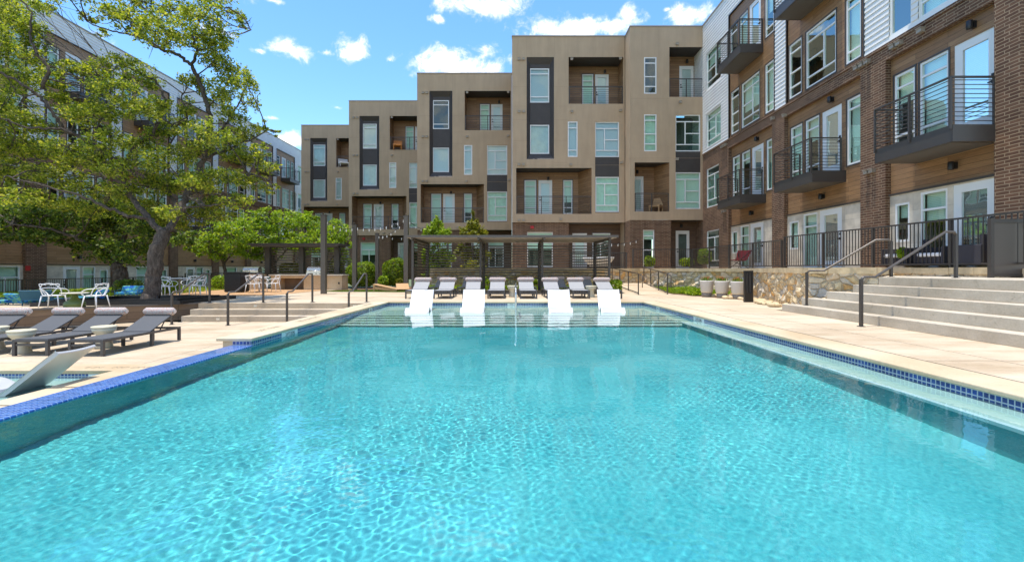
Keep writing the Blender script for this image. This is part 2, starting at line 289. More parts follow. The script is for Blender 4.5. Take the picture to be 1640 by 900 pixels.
# ---------------------------------------------------------------- mesh builder
class MB:
    def __init__(s): s.v = []; s.f = []; s.sm = []
    def face(s, pts, sm=False):
        b = len(s.v); s.v += [tuple(p) for p in pts]; s.f.append(tuple(range(b, b+len(pts)))); s.sm.append(sm)
    def box(s, x0, y0, z0, x1, y1, z1):
        if x0 > x1: x0, x1 = x1, x0
        if y0 > y1: y0, y1 = y1, y0
        if z0 > z1: z0, z1 = z1, z0
        b = len(s.v); s.v += [(x0,y0,z0),(x1,y0,z0),(x1,y1,z0),(x0,y1,z0),(x0,y0,z1),(x1,y0,z1),(x1,y1,z1),(x0,y1,z1)]
        for q in ((0,3,2,1),(4,5,6,7),(0,1,5,4),(1,2,6,5),(2,3,7,6),(3,0,4,7)): s.f.append(tuple(b+i for i in q)); s.sm.append(False)
        return s
    def bar(s, a, b_, w, h, up=(0,0,1)):
        a = Vector(a); b_ = Vector(b_); d = (b_-a).normalized(); up = Vector(up)
        if abs(d.dot(up)) > .98: up = Vector((0,1,0))
        sx = d.cross(up).normalized()*(w/2); sz = sx.cross(d).normalized()*(h/2); b = len(s.v)
        for p in (a, b_): s.v += [tuple(p-sx-sz), tuple(p+sx-sz), tuple(p+sx+sz), tuple(p-sx+sz)]
        for q in ((0,3,2,1),(4,5,6,7),(0,1,5,4),(1,2,6,5),(2,3,7,6),(3,0,4,7)): s.f.append(tuple(b+i for i in q)); s.sm.append(False)
        return s
    def tube(s, path, r, n=8, cap=True):
        P = [Vector(p) for p in path]; rs = r if hasattr(r, '__len__') else [r]*len(P); base = len(s.v); prev = None
        for i, p in enumerate(P):
            t = (P[min(i+1, len(P)-1)]-P[max(i-1, 0)]).normalized()
            if prev is None: u = t.orthogonal().normalized()
            else:
                u = prev-t*prev.dot(t); u = u.normalized() if u.length > 1e-6 else t.orthogonal().normalized()
            prev = u; w = t.cross(u)
            for k in range(n):
                a = 2*math.pi*k/n; s.v.append(tuple(p+(u*math.cos(a)+w*math.sin(a))*rs[i]))
        for i in range(len(P)-1):
            for k in range(n):
                a = base+i*n+k; b = base+i*n+(k+1) % n; s.f.append((a, b, b+n, a+n)); s.sm.append(True)
        if cap: s.f.append(tuple(base+k for k in range(n))[::-1]); s.sm.append(False); s.f.append(tuple(base+(len(P)-1)*n+k for k in range(n))); s.sm.append(False)
        return s
    def lathe(s, prof, c=(0,0,0), n=24, sx=1, sy=1):
        base = len(s.v)
        for r, z in prof:
            for k in range(n):
                a = 2*math.pi*k/n; s.v.append((c[0]+r*sx*math.cos(a), c[1]+r*sy*math.sin(a), c[2]+z))
        for i in range(len(prof)-1):
            for k in range(n):
                a = base+i*n+k; b = base+i*n+(k+1) % n; s.f.append((a, b, b+n, a+n)); s.sm.append(True)
        s.f.append(tuple(base+k for k in range(n))[::-1]); s.sm.append(False); s.f.append(tuple(base+(len(prof)-1)*n+k for k in range(n))); s.sm.append(False)
        return s
    def prism(s, poly, z0, z1):
        b = len(s.v); n = len(poly); s.v += [(x, y, z0) for x, y in poly]+[(x, y, z1) for x, y in poly]
        s.f.append(tuple(b+i for i in range(n))[::-1]); s.f.append(tuple(b+n+i for i in range(n))); s.sm += [False, False]
        for i in range(n): j = (i+1) % n; s.f.append((b+i, b+j, b+n+j, b+n+i)); s.sm.append(False)
        return s
    def sheet(s, poly, z): s.face([(x, y, z) for x, y in poly]); return s
    def build(s, name, m, parent=None, o=(0,0,0), bevel=0, extra=None):
        n0 = len(s.f)
        if extra: b = len(s.v); s.v += extra[0].v; s.f += [tuple(b+i for i in q) for q in extra[0].f]; s.sm += extra[0].sm
        v = s.v if o == (0,0,0) else [(x-o[0], y-o[1], z-o[2]) for x, y, z in s.v]
        me = bpy.data.meshes.new(name); me.from_pydata(v, [], s.f); me.materials.append(M(m) if isinstance(m, str) else m)
        me.polygons.foreach_set('use_smooth', s.sm)
        if extra: me.materials.append(M(extra[1])); me.polygons.foreach_set('material_index', [0]*n0+[1]*(len(s.f)-n0))
        V = np.array(s.v, dtype=np.float64); uvl = me.uv_layers.new(name='UVMap')
        li = np.empty(len(me.loops), dtype=np.int64); me.loops.foreach_get('vertex_index', li)
        nr = np.empty(len(me.polygons)*3); me.polygons.foreach_get('normal', nr); nr = np.abs(nr.reshape(-1, 3))
        tot = np.empty(len(me.polygons), dtype=np.int64); me.polygons.foreach_get('loop_total', tot); pl = np.repeat(np.arange(len(tot)), tot)
        n = nr[pl]; P = V[li]; uv = np.empty((len(li), 2)); up = n[:, 2] > .707; ax = (~up) & (n[:, 0] > n[:, 1]); ay = (~up) & ~ax
        uv[up] = P[up][:, :2]; uv[ax] = P[ax][:, 1:]; uv[ay] = P[ay][:, [0, 2]]
        uvl.data.foreach_set('uv', uv.astype(np.float32).ravel())
        ob = bpy.data.objects.new(name, me); C.objects.link(ob)
        if parent: ob.parent = parent
        elif o != (0,0,0): ob.location = o
        if bevel:
            b = ob.modifiers.new('bevel', 'BEVEL'); b.width = bevel; b.segments = 2; b.limit_method = 'ANGLE'; b.angle_limit = R(40)
        return ob
def tag(o, label=None, cat=None, group=None, kind=None):
    for k, v in (('label', label), ('category', cat), ('group', group), ('kind', kind)):
        if v: o[k] = v
    return o
def thing(name, label, cat, loc=(0,0,0), rz=0, group=None):
    o = bpy.data.objects.new(name, None); C.objects.link(o); o.location = loc; o.rotation_euler = (0, 0, rz); o.empty_display_size = .2
    return tag(o, label, cat, group)
def struct(ob): ob['kind'] = 'structure'; return ob
def dup(root, loc, rz=0, label=None, scale=None):
    def cp(o, par):
        c = o.copy(); C.objects.link(c)
        if par: c.parent = par
        for ch in o.children: cp(ch, c)
        return c
    r = cp(root, None); r.location = loc; r.rotation_euler = (0, 0, rz)
    if label: r['label'] = label
    if scale: r.scale = scale
    return r
def ux(px, d): return (px-820)*d/F
def zz(py, d): return EYE+(431-py)*d/F
def at(px, py, d): return Vector((ux(px, d), d, zz(py, d)))
def gd(py, z=0): return F*(EYE-z)/(py-431)
def bez(P, n=24):
    P = [Vector(p) for p in P]; out = []
    for i in range(len(P)-1):
        p0, p1, p2, p3 = P[max(i-1, 0)], P[i], P[i+1], P[min(i+2, len(P)-1)]
        for k in range(n):
            t = k/n; out.append(.5*((2*p1)+(p2-p0)*t+(2*p0-5*p1+4*p2-p3)*t*t+(3*p1-p0-3*p2+p3)*t**3))
    return out+[P[-1]]
# ================================================================ ground, pool, decks
XL, XR, YF, WZ, LZ = -4.07, 4.34, 15.7, -.13, -.508      # pool sides, far edge, water level, lower deck level
SB = -6.22                                              # edge of the shallow pool beside the lower deck
m = MB()
HX0, HX1, HY0, HY1 = -14.5, 4.9, -9, 16.0
for x0, y0, x1, y1 in ((-900,-900,900,HY0), (-900,HY1,900,900), (-900,HY0,HX0,HY1), (HX1,HY0,900,HY1)): m.sheet([(x0,y0),(x1,y0),(x1,y1),(x0,y1)], -.95)
struct(m.build('ground', 'soil_grass'))
# upper deck: right side, far side and far left patio (one slab level at z = 0), built as butted slabs
m = MB()
m.box(XR+.55, -9, -.4, 7.0, YF+.5, 0); m.box(7.0, 12.6, -.4, 9.6, YF+.5, 0)
m.box(-9.95, YF+.5, -.4, 9.6, 26, 0); m.box(-9.95, 15.06, -.4, XL-.57, YF+.5, 0)
struct(m.build('deck', 'deck'))
m = MB()
for x in np.arange(-8, 9, 2.7): m.box(x-.006, YF+.5, .0, x+.006, 24, .002)
for y in np.arange(-6, 15, 2.9): m.box(XR+.56, y-.005, .0, 6.95, y+.005, .002)
m.box(XL-.57, 17.9, 0, 9.5, 17.91, .002); m.box(5.75, -8, 0, 5.76, 15, .002)
struct(m.build('deck_joint', 'deck_joint'))
# patio behind the timber planter wall
m = MB(); m.prism([(-9.97,15.06),(-9.97,26),(-22.5,26),(-22.5,5.3),(-13.75,12.32),(-10.0,15.36)], -.4, -.004); struct(m.build('patio', 'deck'))
m = MB(); m.prism([(-9.9,19.6),(-9.5,24.6),(-13,25.4),(-19,25.4),(-18.5,21.5),(-12.5,19.0)], -.003, .012); struct(m.build('gravel_bed', 'gravel'))
m = MB(); m.prism([(-8.6,25.2),(-8.3,27.5),(-5.0,29),(-3.5,29),(-3.6,26),(-4.9,24.5)], -.3, .02); m.prism([(-5.2,22.6),(-4.9,24.4),(-9.2,25.1),(-8.8,23.0)], -.003, .012); struct(m.build('mulch_bed', 'mulch'))
# lower deck and the strip between the two pools
m = MB(); m.box(-22, 7.95, LZ-.4, XL-.3, 14.29, LZ); m.box(-22,7.46,LZ-.4,-14,7.95,LZ); struct(m.build('lower_deck', 'deck'))
m = MB()
for x in (-6.2,-9.2,-12.2): m.box(x, 7.95, LZ, x+.01, 14.2, LZ+.002)
m.box(-16, 10.9, LZ, XL-.6, 10.91, LZ+.002); struct(m.build('lower_deck_joint', 'deck_joint'))
m = MB(); ys = [7.44, 6.42, 5.6, 4.7, 3.6, 2.4, .5, -2]
for i in range(len(ys)-1): m.box(SB-.03+.05*(i % 2)*0, ys[i+1]+.012, LZ-.2-.012*i, -4.42, ys[i], LZ-.012*i)
m.box(SB+.02, -2, -1.2, -4.42, 7.44, LZ-.21)
struct(m.build('spill_coping', 'coping', bevel=.006))
m = MB(); m.box(-14, 7.44, LZ-.055, -4.64, 7.95, LZ+.002); struct(m.build('lower_coping', 'coping', bevel=.008))
m = MB(); m.box(-14, 7.46, -1.0, SB, 7.5, LZ-.056); m.box(-14,-2,-1.0,-13.9,7.46,LZ-.02); struct(m.build('shallow_pool_wall', 'pool_tile'))
m = MB(); m.box(-13.9, -2, -.9, SB+.02, 7.46, -.72); struct(m.build('shallow_pool_floor', 'ledge_plaster'))
# main pool shell
m = MB(); m.box(XR+.03, -2.5, -.24, XR+.3, YF+.03, -.049); m.box(XL-.3, YF+.03, -.24, XR+.3, YF+.3, -.049); m.box(XL-.33, 7.47, -.24, XL-.03, YF+.03, -.049)
struct(m.build('pool_tile_band', 'pool_tile'))
PF = -1.12
m = MB(); m.box(XL-.3, -2.5, PF-.2, XR+.3, YF+.3, PF); m.box(XR+.03, -2.5, PF, XR+.3, YF+.3, -.24); m.box(XL-.33, -2.5, PF, XL-.03, YF+.3, -.24); m.box(XL-.3, YF+.03, PF, XR+.3, YF+.3, -.24)
m.box(XL-.3,-2.7,PF,XR+.3,-2.5,-.05)
struct(m.build('pool_floor', 'plaster'))
m = MB(); m.box(XL-.03, 12.45, PF, XR+.03, YF+.03, -.235)
for k, z in enumerate((-.40, -.57, -.74, -.9)): m.box(XL-.03, 12.45-.36*(k+1), PF, XR+.03, 12.45-.36*k, z)
m.box(3.93, -2.5, -.29, XR+.03, 11.0, -.215)
struct(m.build('pool_ledge', 'ledge_plaster'))
m = MB(); m.box(3.94, -2.5, PF, XR+.03, 11.0, -.291); struct(m.build('pool_bench', 'plaster'))
m = MB(); m.box(3.875, -2.5, -.30, 3.93, 11.0, -.19)
struct(m.build('ledge_nosing', 'nosing'))
m = MB()
for k, z in enumerate((-.235, -.40, -.57, -.74, -.9)):
    y = 12.45-.36*k; m.box(XL, y-.035, z-.06, 3.9 if k else XR, y-.001, z+.004)
struct(m.build('step_nosing', 'dark_nosing'))
m = MB(); m.box(XL-.34, -2.5, -.15, XL, 7.465, -.112); struct(m.build('spillway_wall', 'spill_tile', bevel=.01))
m = MB(); m.box(XL-.33, -2.5, -1.4, XL-.006, 7.465, -.151); struct(m.build('pool_side_wall', 'plaster'))
# coping round the main pool
m = MB(); m.box(XR, -9, -.05, XR+.53, YF, 0); m.box(XL, YF, -.05, XR+.53, YF+.49, 0); m.box(XL-.57, 7.43, -.05, XL, YF+.49, 0)
cop = struct(m.build('pool_coping', 'coping', bevel=.012))
m = MB(); m.box(XL-.5, 7.5, -1.2, XL-.34, 15.0, -.051); struct(m.build('pool_outer_wall', 'left_step'))
# water : a real rippled surface over the pool
def waves(X, Y, A=1.0):
    r = np.random.default_rng(5); Z = np.zeros_like(X)
    for lam in np.geomspace(.044, .8, 170):
        th = r.uniform(0, 2*np.pi); k = 2*np.pi/lam; a = .00048*lam*(1.2 if lam < .085 else .7 if lam < .2 else .42)
        Z += a*np.sin(k*(X*np.cos(th)+Y*np.sin(th))+r.uniform(0, 6.28))
    M_ = .62+.22*np.sin(X*.9+Y*.5+1)+.2*np.sin(-X*.55+Y*1.3+2.2)+.16*np.sin(X*2.1-Y*.8+.4)+.12*np.sin(X*1.4+Y*3.1)
    B_ = .0022*np.sin(X*3.1+Y*2.0)+.0018*np.sin(-X*2.2+Y*3.6+1)+.0012*np.sin(X*5.3-Y*4.1+2)
    return (Z*np.clip(M_, .25, 1.15)+B_*.8)*A
def water(name, x0, x1, ys, nx, z, amp):
    xs = np.linspace(x0, x1, nx); Y, X = np.meshgrid(ys, xs, indexing='ij'); Z = z+waves(X, Y, amp)*(1.0 if amp else 0)
    V = np.stack([X, Y, Z], -1).reshape(-1, 3); ny = len(ys)
    i = (np.arange(ny-1)[:, None]*nx+np.arange(nx-1)[None]).ravel(); Fc = np.stack([i, i+1, i+nx+1, i+nx], -1)
    me = bpy.data.meshes.new(name); nf = len(Fc); me.vertices.add(len(V)); me.vertices.foreach_set('co', V.astype(np.float32).ravel()); me.loops.add(4*nf); me.loops.foreach_set('vertex_index', Fc.astype(np.int32).ravel()); me.polygons.add(nf); me.polygons.foreach_set('loop_start', np.arange(0, 4*nf, 4, dtype=np.int32)); me.update(calc_edges=True); me.polygons.foreach_set('use_smooth', np.ones(nf, bool)); me.materials.append(M('water'))
    o = bpy.data.objects.new(name, me); C.objects.link(o); o['kind'] = 'structure'; return o
WAT = water('water', XL-.03, XR+.03, np.concatenate([np.arange(-2.4, 1.2, .1), np.arange(1.2, 7.0, .0105), np.arange(7.0, YF+.03, .022), [YF+.03]]), 800, WZ, 1.0)
WAT2 = water('shallow_pool_water', -13.9, SB+.02, np.concatenate([np.arange(2, 7.46, .04), [7.46]]), 190, -.615, .7)
for ob in (WAT, WAT2): ob.cycles.is_caustics_caster = True
for n in ('pool_floor','pool_ledge','ledge_nosing','step_nosing','spillway_wall','pool_side_wall','pool_bench','shallow_pool_floor'): bpy.data.objects[n].cycles.is_caustics_receiver = True
# ---------------------------------------------------------------- writing in the tiles and on the coping
def text(s, size, loc, rot, m_, parent, name, ext=.001):
    cu = bpy.data.curves.new(name, 'FONT'); cu.body = s; cu.size = size; cu.align_x = 'CENTER'; cu.align_y = 'CENTER'; cu.extrude = ext; cu.materials.append(M(m_))
    q = bpy.data.objects.new(name, cu); C.objects.link(q); me = bpy.data.meshes.new_from_object(q.evaluated_get(bpy.context.evaluated_depsgraph_get())); bpy.data.objects.remove(q); me.materials.clear(); me.materials.append(M(m_))
    o = bpy.data.objects.new(name, me); C.objects.link(o); o.parent = parent; o.location = loc; o.rotation_euler = rot; return o
def marker(name, s, w, loc, rz, label, z0=-.052, h=.115):
    t = thing(name, label, 'depth marker', loc, rz); mm = MB(); mm.box(-w/2, -.004, -h, w/2, .004, 0); mm.build('plate', 'marker_tile', t)
    text(s, h*.8, (0, -.006, -h*.5), (R(90), 0, 0), 'ink', t, 'lettering')
marker('depth_marker', '3 FT 8 IN', .62, (XL-.026, 8.75, -.052), R(90), 'white tile reading 3 FT 8 IN on the left pool wall near the corner')
marker('depth_marker', '3 FT 8 IN', .62, (XR+.026, 11.1, -.052), R(-90), 'white tile reading 3 FT 8 IN on the right pool wall')
marker('depth_marker', '4 IN', .26, (-.02, YF+.026, -.052), 0, 'white tile reading 4 IN in the far pool wall behind the steel handrail', h=.08)
marker('depth_marker', '4 IN', .26, (XL-.026, 13.75, -.052), R(90), 'white tile reading 4 IN on the left pool wall by the tanning ledge', h=.1)
marker('depth_marker', '4 IN', .26, (XR+.026, 14.2, -.052), R(-90), 'white tile reading 4 IN on the right pool wall by the tanning ledge', h=.1)
marker('depth_marker', '4 IN', .30, (-6.50, 7.452, LZ-.058), 0, 'white tile reading 4 IN in the far wall of the shallow lower pool', h=.1)
text('NO DIVING', .2, (XL-.33, 10.3, .001), (0, 0, R(90)), 'engraved', cop, 'lettering', .0006)
text('3 FT 8 IN', .2, (XL-.33, 8.6, .001), (0, 0, R(90)), 'engraved', cop, 'lettering', .0006)
text('NO DIVING', .16, (-6.02, 7.66, LZ+.003), (0, 0, 0), 'engraved', cop, 'lettering', .0006)
text('4 IN', .16, (-6.75, 7.66, LZ+.003), (0, 0, 0), 'engraved', cop, 'lettering', .0006)
text('NO DIVING', .16, (XL-.33, 14.5, .001), (0, 0, R(90)), 'engraved', cop, 'lettering', .0006)

# ---------------------------------------------------------------- steps
t = thing('concrete_steps', 'broad pale concrete steps up to the gate on the right', 'steps', (6.98, 5, 0))
SX = [6.98+.33*i for i in range(5)]; SE = [12.27, 11.97, 11.53, 11.1, 10.75]
for i in range(5):
    m = MB(); m.box(SX[i], -9, .18*i, SX[i]+(.345 if i < 4 else .345), SE[i], .18*(i+1)) if i < 4 else m.prism([(SX[4], -9), (10.7, -9), (10.38, 9.9), (10.38, 13.2), (SX[4]+.05, 10.75), (SX[4], 10.75)], .72, .9)
    if i == 4: m.box(SX[4], -9, 0, SX[4]+.3, 10.7, .72)
    elif i: m.box(SX[i], -9, 0, SX[i]+.34, SE[i], .18*i)
    m.build('landing' if i == 4 else 'step', 'step_concrete', t, o=(6.98,5,0), bevel=.008)
t = thing('concrete_steps', 'three long tan concrete steps from lounger deck up to grill patio', 'steps', (-7.3, 14.7, LZ))
for i in range(3):
    m = MB(); y0 = 14.285+.39*i; m.box(-9.96, y0, LZ+.1693*i, XL-.572, y0+.39 if i < 2 else 15.06+.02, LZ+.1693*(i+1)-(.0 if i < 2 else .001))
    m.build('step', 'left_step', t, o=(-7.3,14.7,LZ), bevel=.008)
for x, i in ((-8.9, 0), (-8.2, 2), (-5.05, 2)):
    m = MB(); y0 = 14.285+.39*i; m.box(x, y0-.008, LZ+.1693*i+.05, x+.11, y0+.02, LZ+.1693*i+.12); m.build('step_light', 'steel', t, o=(-7.3,14.7,LZ))
# ---------------------------------------------------------------- timber planter wall on the left
t = thing('planter_wall', 'low brown timber wall behind the grey poolside loungers', 'wall', (-12, 13.6, LZ))
p0, p1 = Vector((-13.9,12.02,0)), Vector((-9.99,15.2,0)); p00 = Vector((-22,5.4,0)); dn = (p1-p0).normalized(); nn = Vector((dn.y,-dn.x,0))*.06
m = MB(); m.prism([tuple(p00.xy), tuple((p00+nn).xy), tuple((p1+nn).xy), tuple(p1.xy)], LZ, -.03); m.build('boarding', 'deck_wood', t, o=(-12,13.6,LZ))
m = MB(); m.prism([tuple((p00-nn*3).xy), tuple((p00+nn*1.6).xy), tuple((p1+nn*1.6).xy), tuple((p1-nn*3).xy)], -.03, .012); m.build('top_rail', 'bronze_light', t, o=(-12,13.6,LZ))
t = thing('planter_edging', 'black steel edging boxed round the foot of the big oak', 'edging', (-11.9, 15.6, 0))
for k, (x0, y0, x1, y1) in enumerate(((-13.6,14.0,-10.5,16.4),(-13.9,13.7,-10.2,16.9))):
    m = MB(); h = .16-.05*k
    for a, b in (((x0,y0),(x1,y0+.9)), ((x1,y0+.9),(x1,y1+.6)), ((x1,y1+.6),(x0,y1)), ((x0,y1),(x0,y0))): m.bar((*a, h/2), (*b, h/2), .05, h)
    m.build('edging', 'black_metal', t, o=(-11.9,15.6,0))
m = MB(); m.prism([(-13.55,14.05),(-10.55,14.9),(-10.55,16.9),(-13.55,16.35)], .0, .06); struct(m.build('planter_soil', 'mulch'))
# ---------------------------------------------------------------- stone retaining wall and the terrace on it
TZ = 1.12
WP = [(-4.4,25.4), (6.3,25.4), (6.9,25.6), (9.5,20.2), (8.55,15.4), (7.75,12.35), (8.35,10.82), (10.36,13.2), (10.42,9.9), (10.42,-9)]
t = thing('stone_wall', 'rubble stone retaining wall carrying the terrace fence', 'wall', (8.6, 15, 0))
def rough_wall(mb, A, B, z0, z1, step=.22, amp=.03):
    A, B = Vector((*A,0)), Vector((*B,0)); n = max(2, int((B-A).length/step)); k = max(2, int((z1-z0)/.16)); d = (B-A).normalized(); nr = Vector((-d.y, d.x, 0))
    b = len(mb.v); rr = np.random.default_rng(int(abs(A.x*100+B.y*10)))
    for i in range(n+1):
        for j in range(k+1):
            p = A.lerp(B, i/n)+nr*(rr.normal(0, amp) if 0 < i < n else 0); mb.v.append((p.x, p.y, z0+(z1-z0)*j/k))
    for i in range(n):
        for j in range(k): q = b+i*(k+1)+j; mb.f.append((q, q+k+1, q+k+2, q+1)); mb.sm.append(False)
m = MB(); mc = MB()
for i in range(len(WP)-2):
    a, b = Vector(WP[i]), Vector(WP[i+1]); z0 = -.05; rough_wall(m, a, b, z0, TZ-.15)
    d = (b-a).normalized(); nr = Vector((d.y,-d.x)); L_ = (b-a).length; s = 0
    while s < L_:
        w = min(random.uniform(.5, 1.0), L_-s)
        p, q = a+d*(s+.006), a+d*(s+w-.006); o1 = .04+random.uniform(0,.025)
        mc.prism([tuple(p+nr*o1), tuple(q+nr*o1), tuple(q-nr*.4), tuple(p-nr*.4)][::-1], TZ-.15+random.uniform(-.012,0), TZ+random.uniform(-.012,.0)); s += w
m.build('stonework', 'rubble', t, o=(8.6,15,0)); mc.build('cap', 'wall_cap', t, o=(8.6,15,0))
m = MB(); m.prism([(-4.4,25.6),(6.2,25.65),(6.9,25.95),(9.75,20.2),(8.85,15.4),(8.2,12.6),(8.6,11.5),(10.36,13.5),(10.6,9.9),(10.6,-9),(11.5,-9),(11.5,30),(-4.4,30)], .2, TZ-.03); struct(m.build('terrace', 'deck'))
# ================================================================ buildings
class Fac:                                   # a facade: u along it, v outward, z up
    def __init__(s, ax, P): s.ax = ax; s.P = P
    def __call__(s, u, v, z):
        return (u, s.P-v, z) if s.ax == 'x' else ((s.P-v, u, z) if s.ax == 'r' else (s.P+v, u, z))
    def box(s, mb, u0, u1, v0, v1, z0, z1):
        a = s(u0, v0, z0); b = s(u1, v1, z1); mb.box(*a, *b)
def cells(u0, u1, z0, z1, ops, extra=()):
    us = sorted({u0, u1, *[min(max(a, u0), u1) for o in ops for a in o[:2]]}); zs = sorted({z0, z1, *[min(max(a, z0), z1) for o in ops for a in o[2:4]], *[e for e in extra if z0 < e < z1]})
    for i in range(len(us)-1):
        for j in range(len(zs)-1):
            c, d = (us[i]+us[i+1])/2, (zs[j]+zs[j+1])/2
            if us[i+1]-us[i] < 1e-5 or zs[j+1]-zs[j] < 1e-5: continue
            if not any(o[0] < c < o[1] and o[2] < d < o[3] for o in ops): yield us[i], us[i+1], zs[j], zs[j+1]
def wall(mb, f, u0, u1, z0, z1, v, ops=(), rev=.12, lap=0):
    ops = [o for o in ops if o[1] > u0 and o[0] < u1 and o[3] > z0 and o[2] < z1]
    ex = np.arange(z0, z1, lap) if lap else ()
    for a, b, c, d in cells(u0, u1, z0, z1, ops, ex):
        if lap:
            ph = lambda z: v+.026*(1-((z-z0) % lap)/lap)
            vb = ph(c+1e-4); vt = ph(d-1e-4)
            mb.face([f(a, vb, c), f(b, vb, c), f(b, vt, d), f(a, vt, d)]); 
            if abs((c-z0) % lap) < 1e-3 or abs((c-z0) % lap-lap) < 1e-3: mb.face([f(a, v, c), f(b, v, c), f(b, vb, c), f(a, vb, c)])
        else: mb.face([f(a, v, c), f(b, v, c), f(b, v, d), f(a, v, d)])
    for o in ops:
        a, b, c, d = max(o[0], u0), min(o[1], u1), max(o[2], z0), min(o[3], z1); w = v-(o[4] if len(o) > 4 else rev)
        if w == v: continue
        if o[2] >= z0: mb.face([f(a, v, c), f(b, v, c), f(b, w, c), f(a, w, c)])
        if o[3] <= z1: mb.face([f(a, v, d), f(b, v, d), f(b, w, d), f(a, w, d)])
        if o[0] >= u0: mb.face([f(a, v, c), f(a, v, d), f(a, w, d), f(a, w, c)])
        if o[1] <= u1: mb.face([f(b, v, c), f(b, v, d), f(b, w, d), f(b, w, c)])
def reveal(mb, f, u0, u1, z0, z1, v0, v1, sides='lrtb'):
    if 'b' in sides: mb.face([f(u0, v0, z0), f(u1, v0, z0), f(u1, v1, z0), f(u0, v1, z0)])
    if 't' in sides: mb.face([f(u0, v0, z1), f(u1, v0, z1), f(u1, v1, z1), f(u0, v1, z1)])
    if 'l' in sides: mb.face([f(u0, v0, z0), f(u0, v0, z1), f(u0, v1, z1), f(u0, v1, z0)])
    if 'r' in sides: mb.face([f(u1, v0, z0), f(u1, v0, z1), f(u1, v1, z1), f(u1, v1, z0)])
class Bld:
    def __init__(s, root, o): s.root = root; s.o = o; s.mbs = {}
    def mb(s, name, m, k=0): return s.mbs.setdefault((name, m, k), MB())
    def done(s):
        for (n, m, k), b in s.mbs.items():
            if n == 'control_joint': continue
            j = s.mbs.get(('control_joint', 'stucco_joint', 0)) if n == 'stucco_wall' else None
            if b.v: b.build(n, m, s.root, s.o, extra=(j, 'stucco_joint') if j else None)
def window(B, f, u0, u1, z0, z1, v, style='p', inside=None, gl='glass_green', seed=None, trim='bronze'):
    rr = random.Random(seed if seed is not None else int(u0*1000+z0*77)); t = .062; m = MB(); w, h = u1-u0, z1-z0
    a, b = v-.075, v-.012
    def bar(p, q, r, s): f.box(m, p, q, a, b, r, s)
    bar(u0, u1, z0, z0+t); bar(u0, u1, z1-t, z1); bar(u0, u0+t, z0+t, z1-t); bar(u1-t, u1, z0+t, z1-t)
    def hb(fr, p=0, q=1): f.box(m, u0+t if p == 0 else u0+w*p, u1-t if q == 1 else u0+w*q, a, b-.004, z0+h*fr-.028, z0+h*fr+.028)
    def vb(fr, p, q): f.box(m, u0+w*fr-.028, u0+w*fr+.028, a, b-.004, z0+h*p+.028, z0+h*q-.028)
    if style == 't': hb(.84); hb(.17)
    elif style == 'n': hb(.82); hb(.19)
    elif style == 'n4': hb(.84); hb(.47); hb(.2)
    elif style == 'w': hb(.81); hb(.19); vb(.4, .19, .81); hb(.49, .4+.028/w, 1)
    elif style == 's': hb(.84)
    elif style == 'h': hb(.70); vb(.45, 0+t/h, .70)
    elif style == 'g': hb(.76)
    fr = m.build('window', 'white_frame', B.root, B.o)
    g = MB(); g.face([f(u0+t*.6, v-.045, z0+t*.6), f(u1-t*.6, v-.045, z0+t*.6), f(u1-t*.6, v-.045, z1-t*.6), f(u0+t*.6, v-.045, z1-t*.6)])
    p = g.build('pane', gl, fr, (0,0,0)); p.data.transform(Matrix.Translation(Vector(B.o)*-1))
    inside = inside or rr.choice(['blind', 'half', 'curtain', 'blind', 'open', 'half', 'curtain'])
    if inside != 'open':
        zb = z0 if inside != 'half' else z0+h*rr.choice([.2, .35, .5, .62, .75])
        c = MB(); c.face([f(u0+.02, v-.16, zb), f(u1-.02, v-.16, zb), f(u1-.02, v-.16, z1), f(u0+.02, v-.16, z1)])
        k = c.build('blind' if inside != 'curtain' else 'curtain', 'curtain' if inside == 'curtain' else 'blind', fr); k.data.transform(Matrix.Translation(Vector(B.o)*-1))
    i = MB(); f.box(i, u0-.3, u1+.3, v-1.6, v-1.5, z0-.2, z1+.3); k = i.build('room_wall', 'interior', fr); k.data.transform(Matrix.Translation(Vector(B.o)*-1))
    if trim:
        q = MB(); c, d = v-.02, v+.012
        f.box(q, u0-.05, u0-.001, c, d, z0-.05, z1+.05); f.box(q, u1+.001, u1+.05, c, d, z0-.05, z1+.05); f.box(q, u0, u1, c, d, z1+.001, z1+.05); f.box(q, u0, u1, c, d, z0-.05, z0-.001)
        k = q.build('trim', trim, fr); k.data.transform(Matrix.Translation(Vector(B.o)*-1))
    return fr
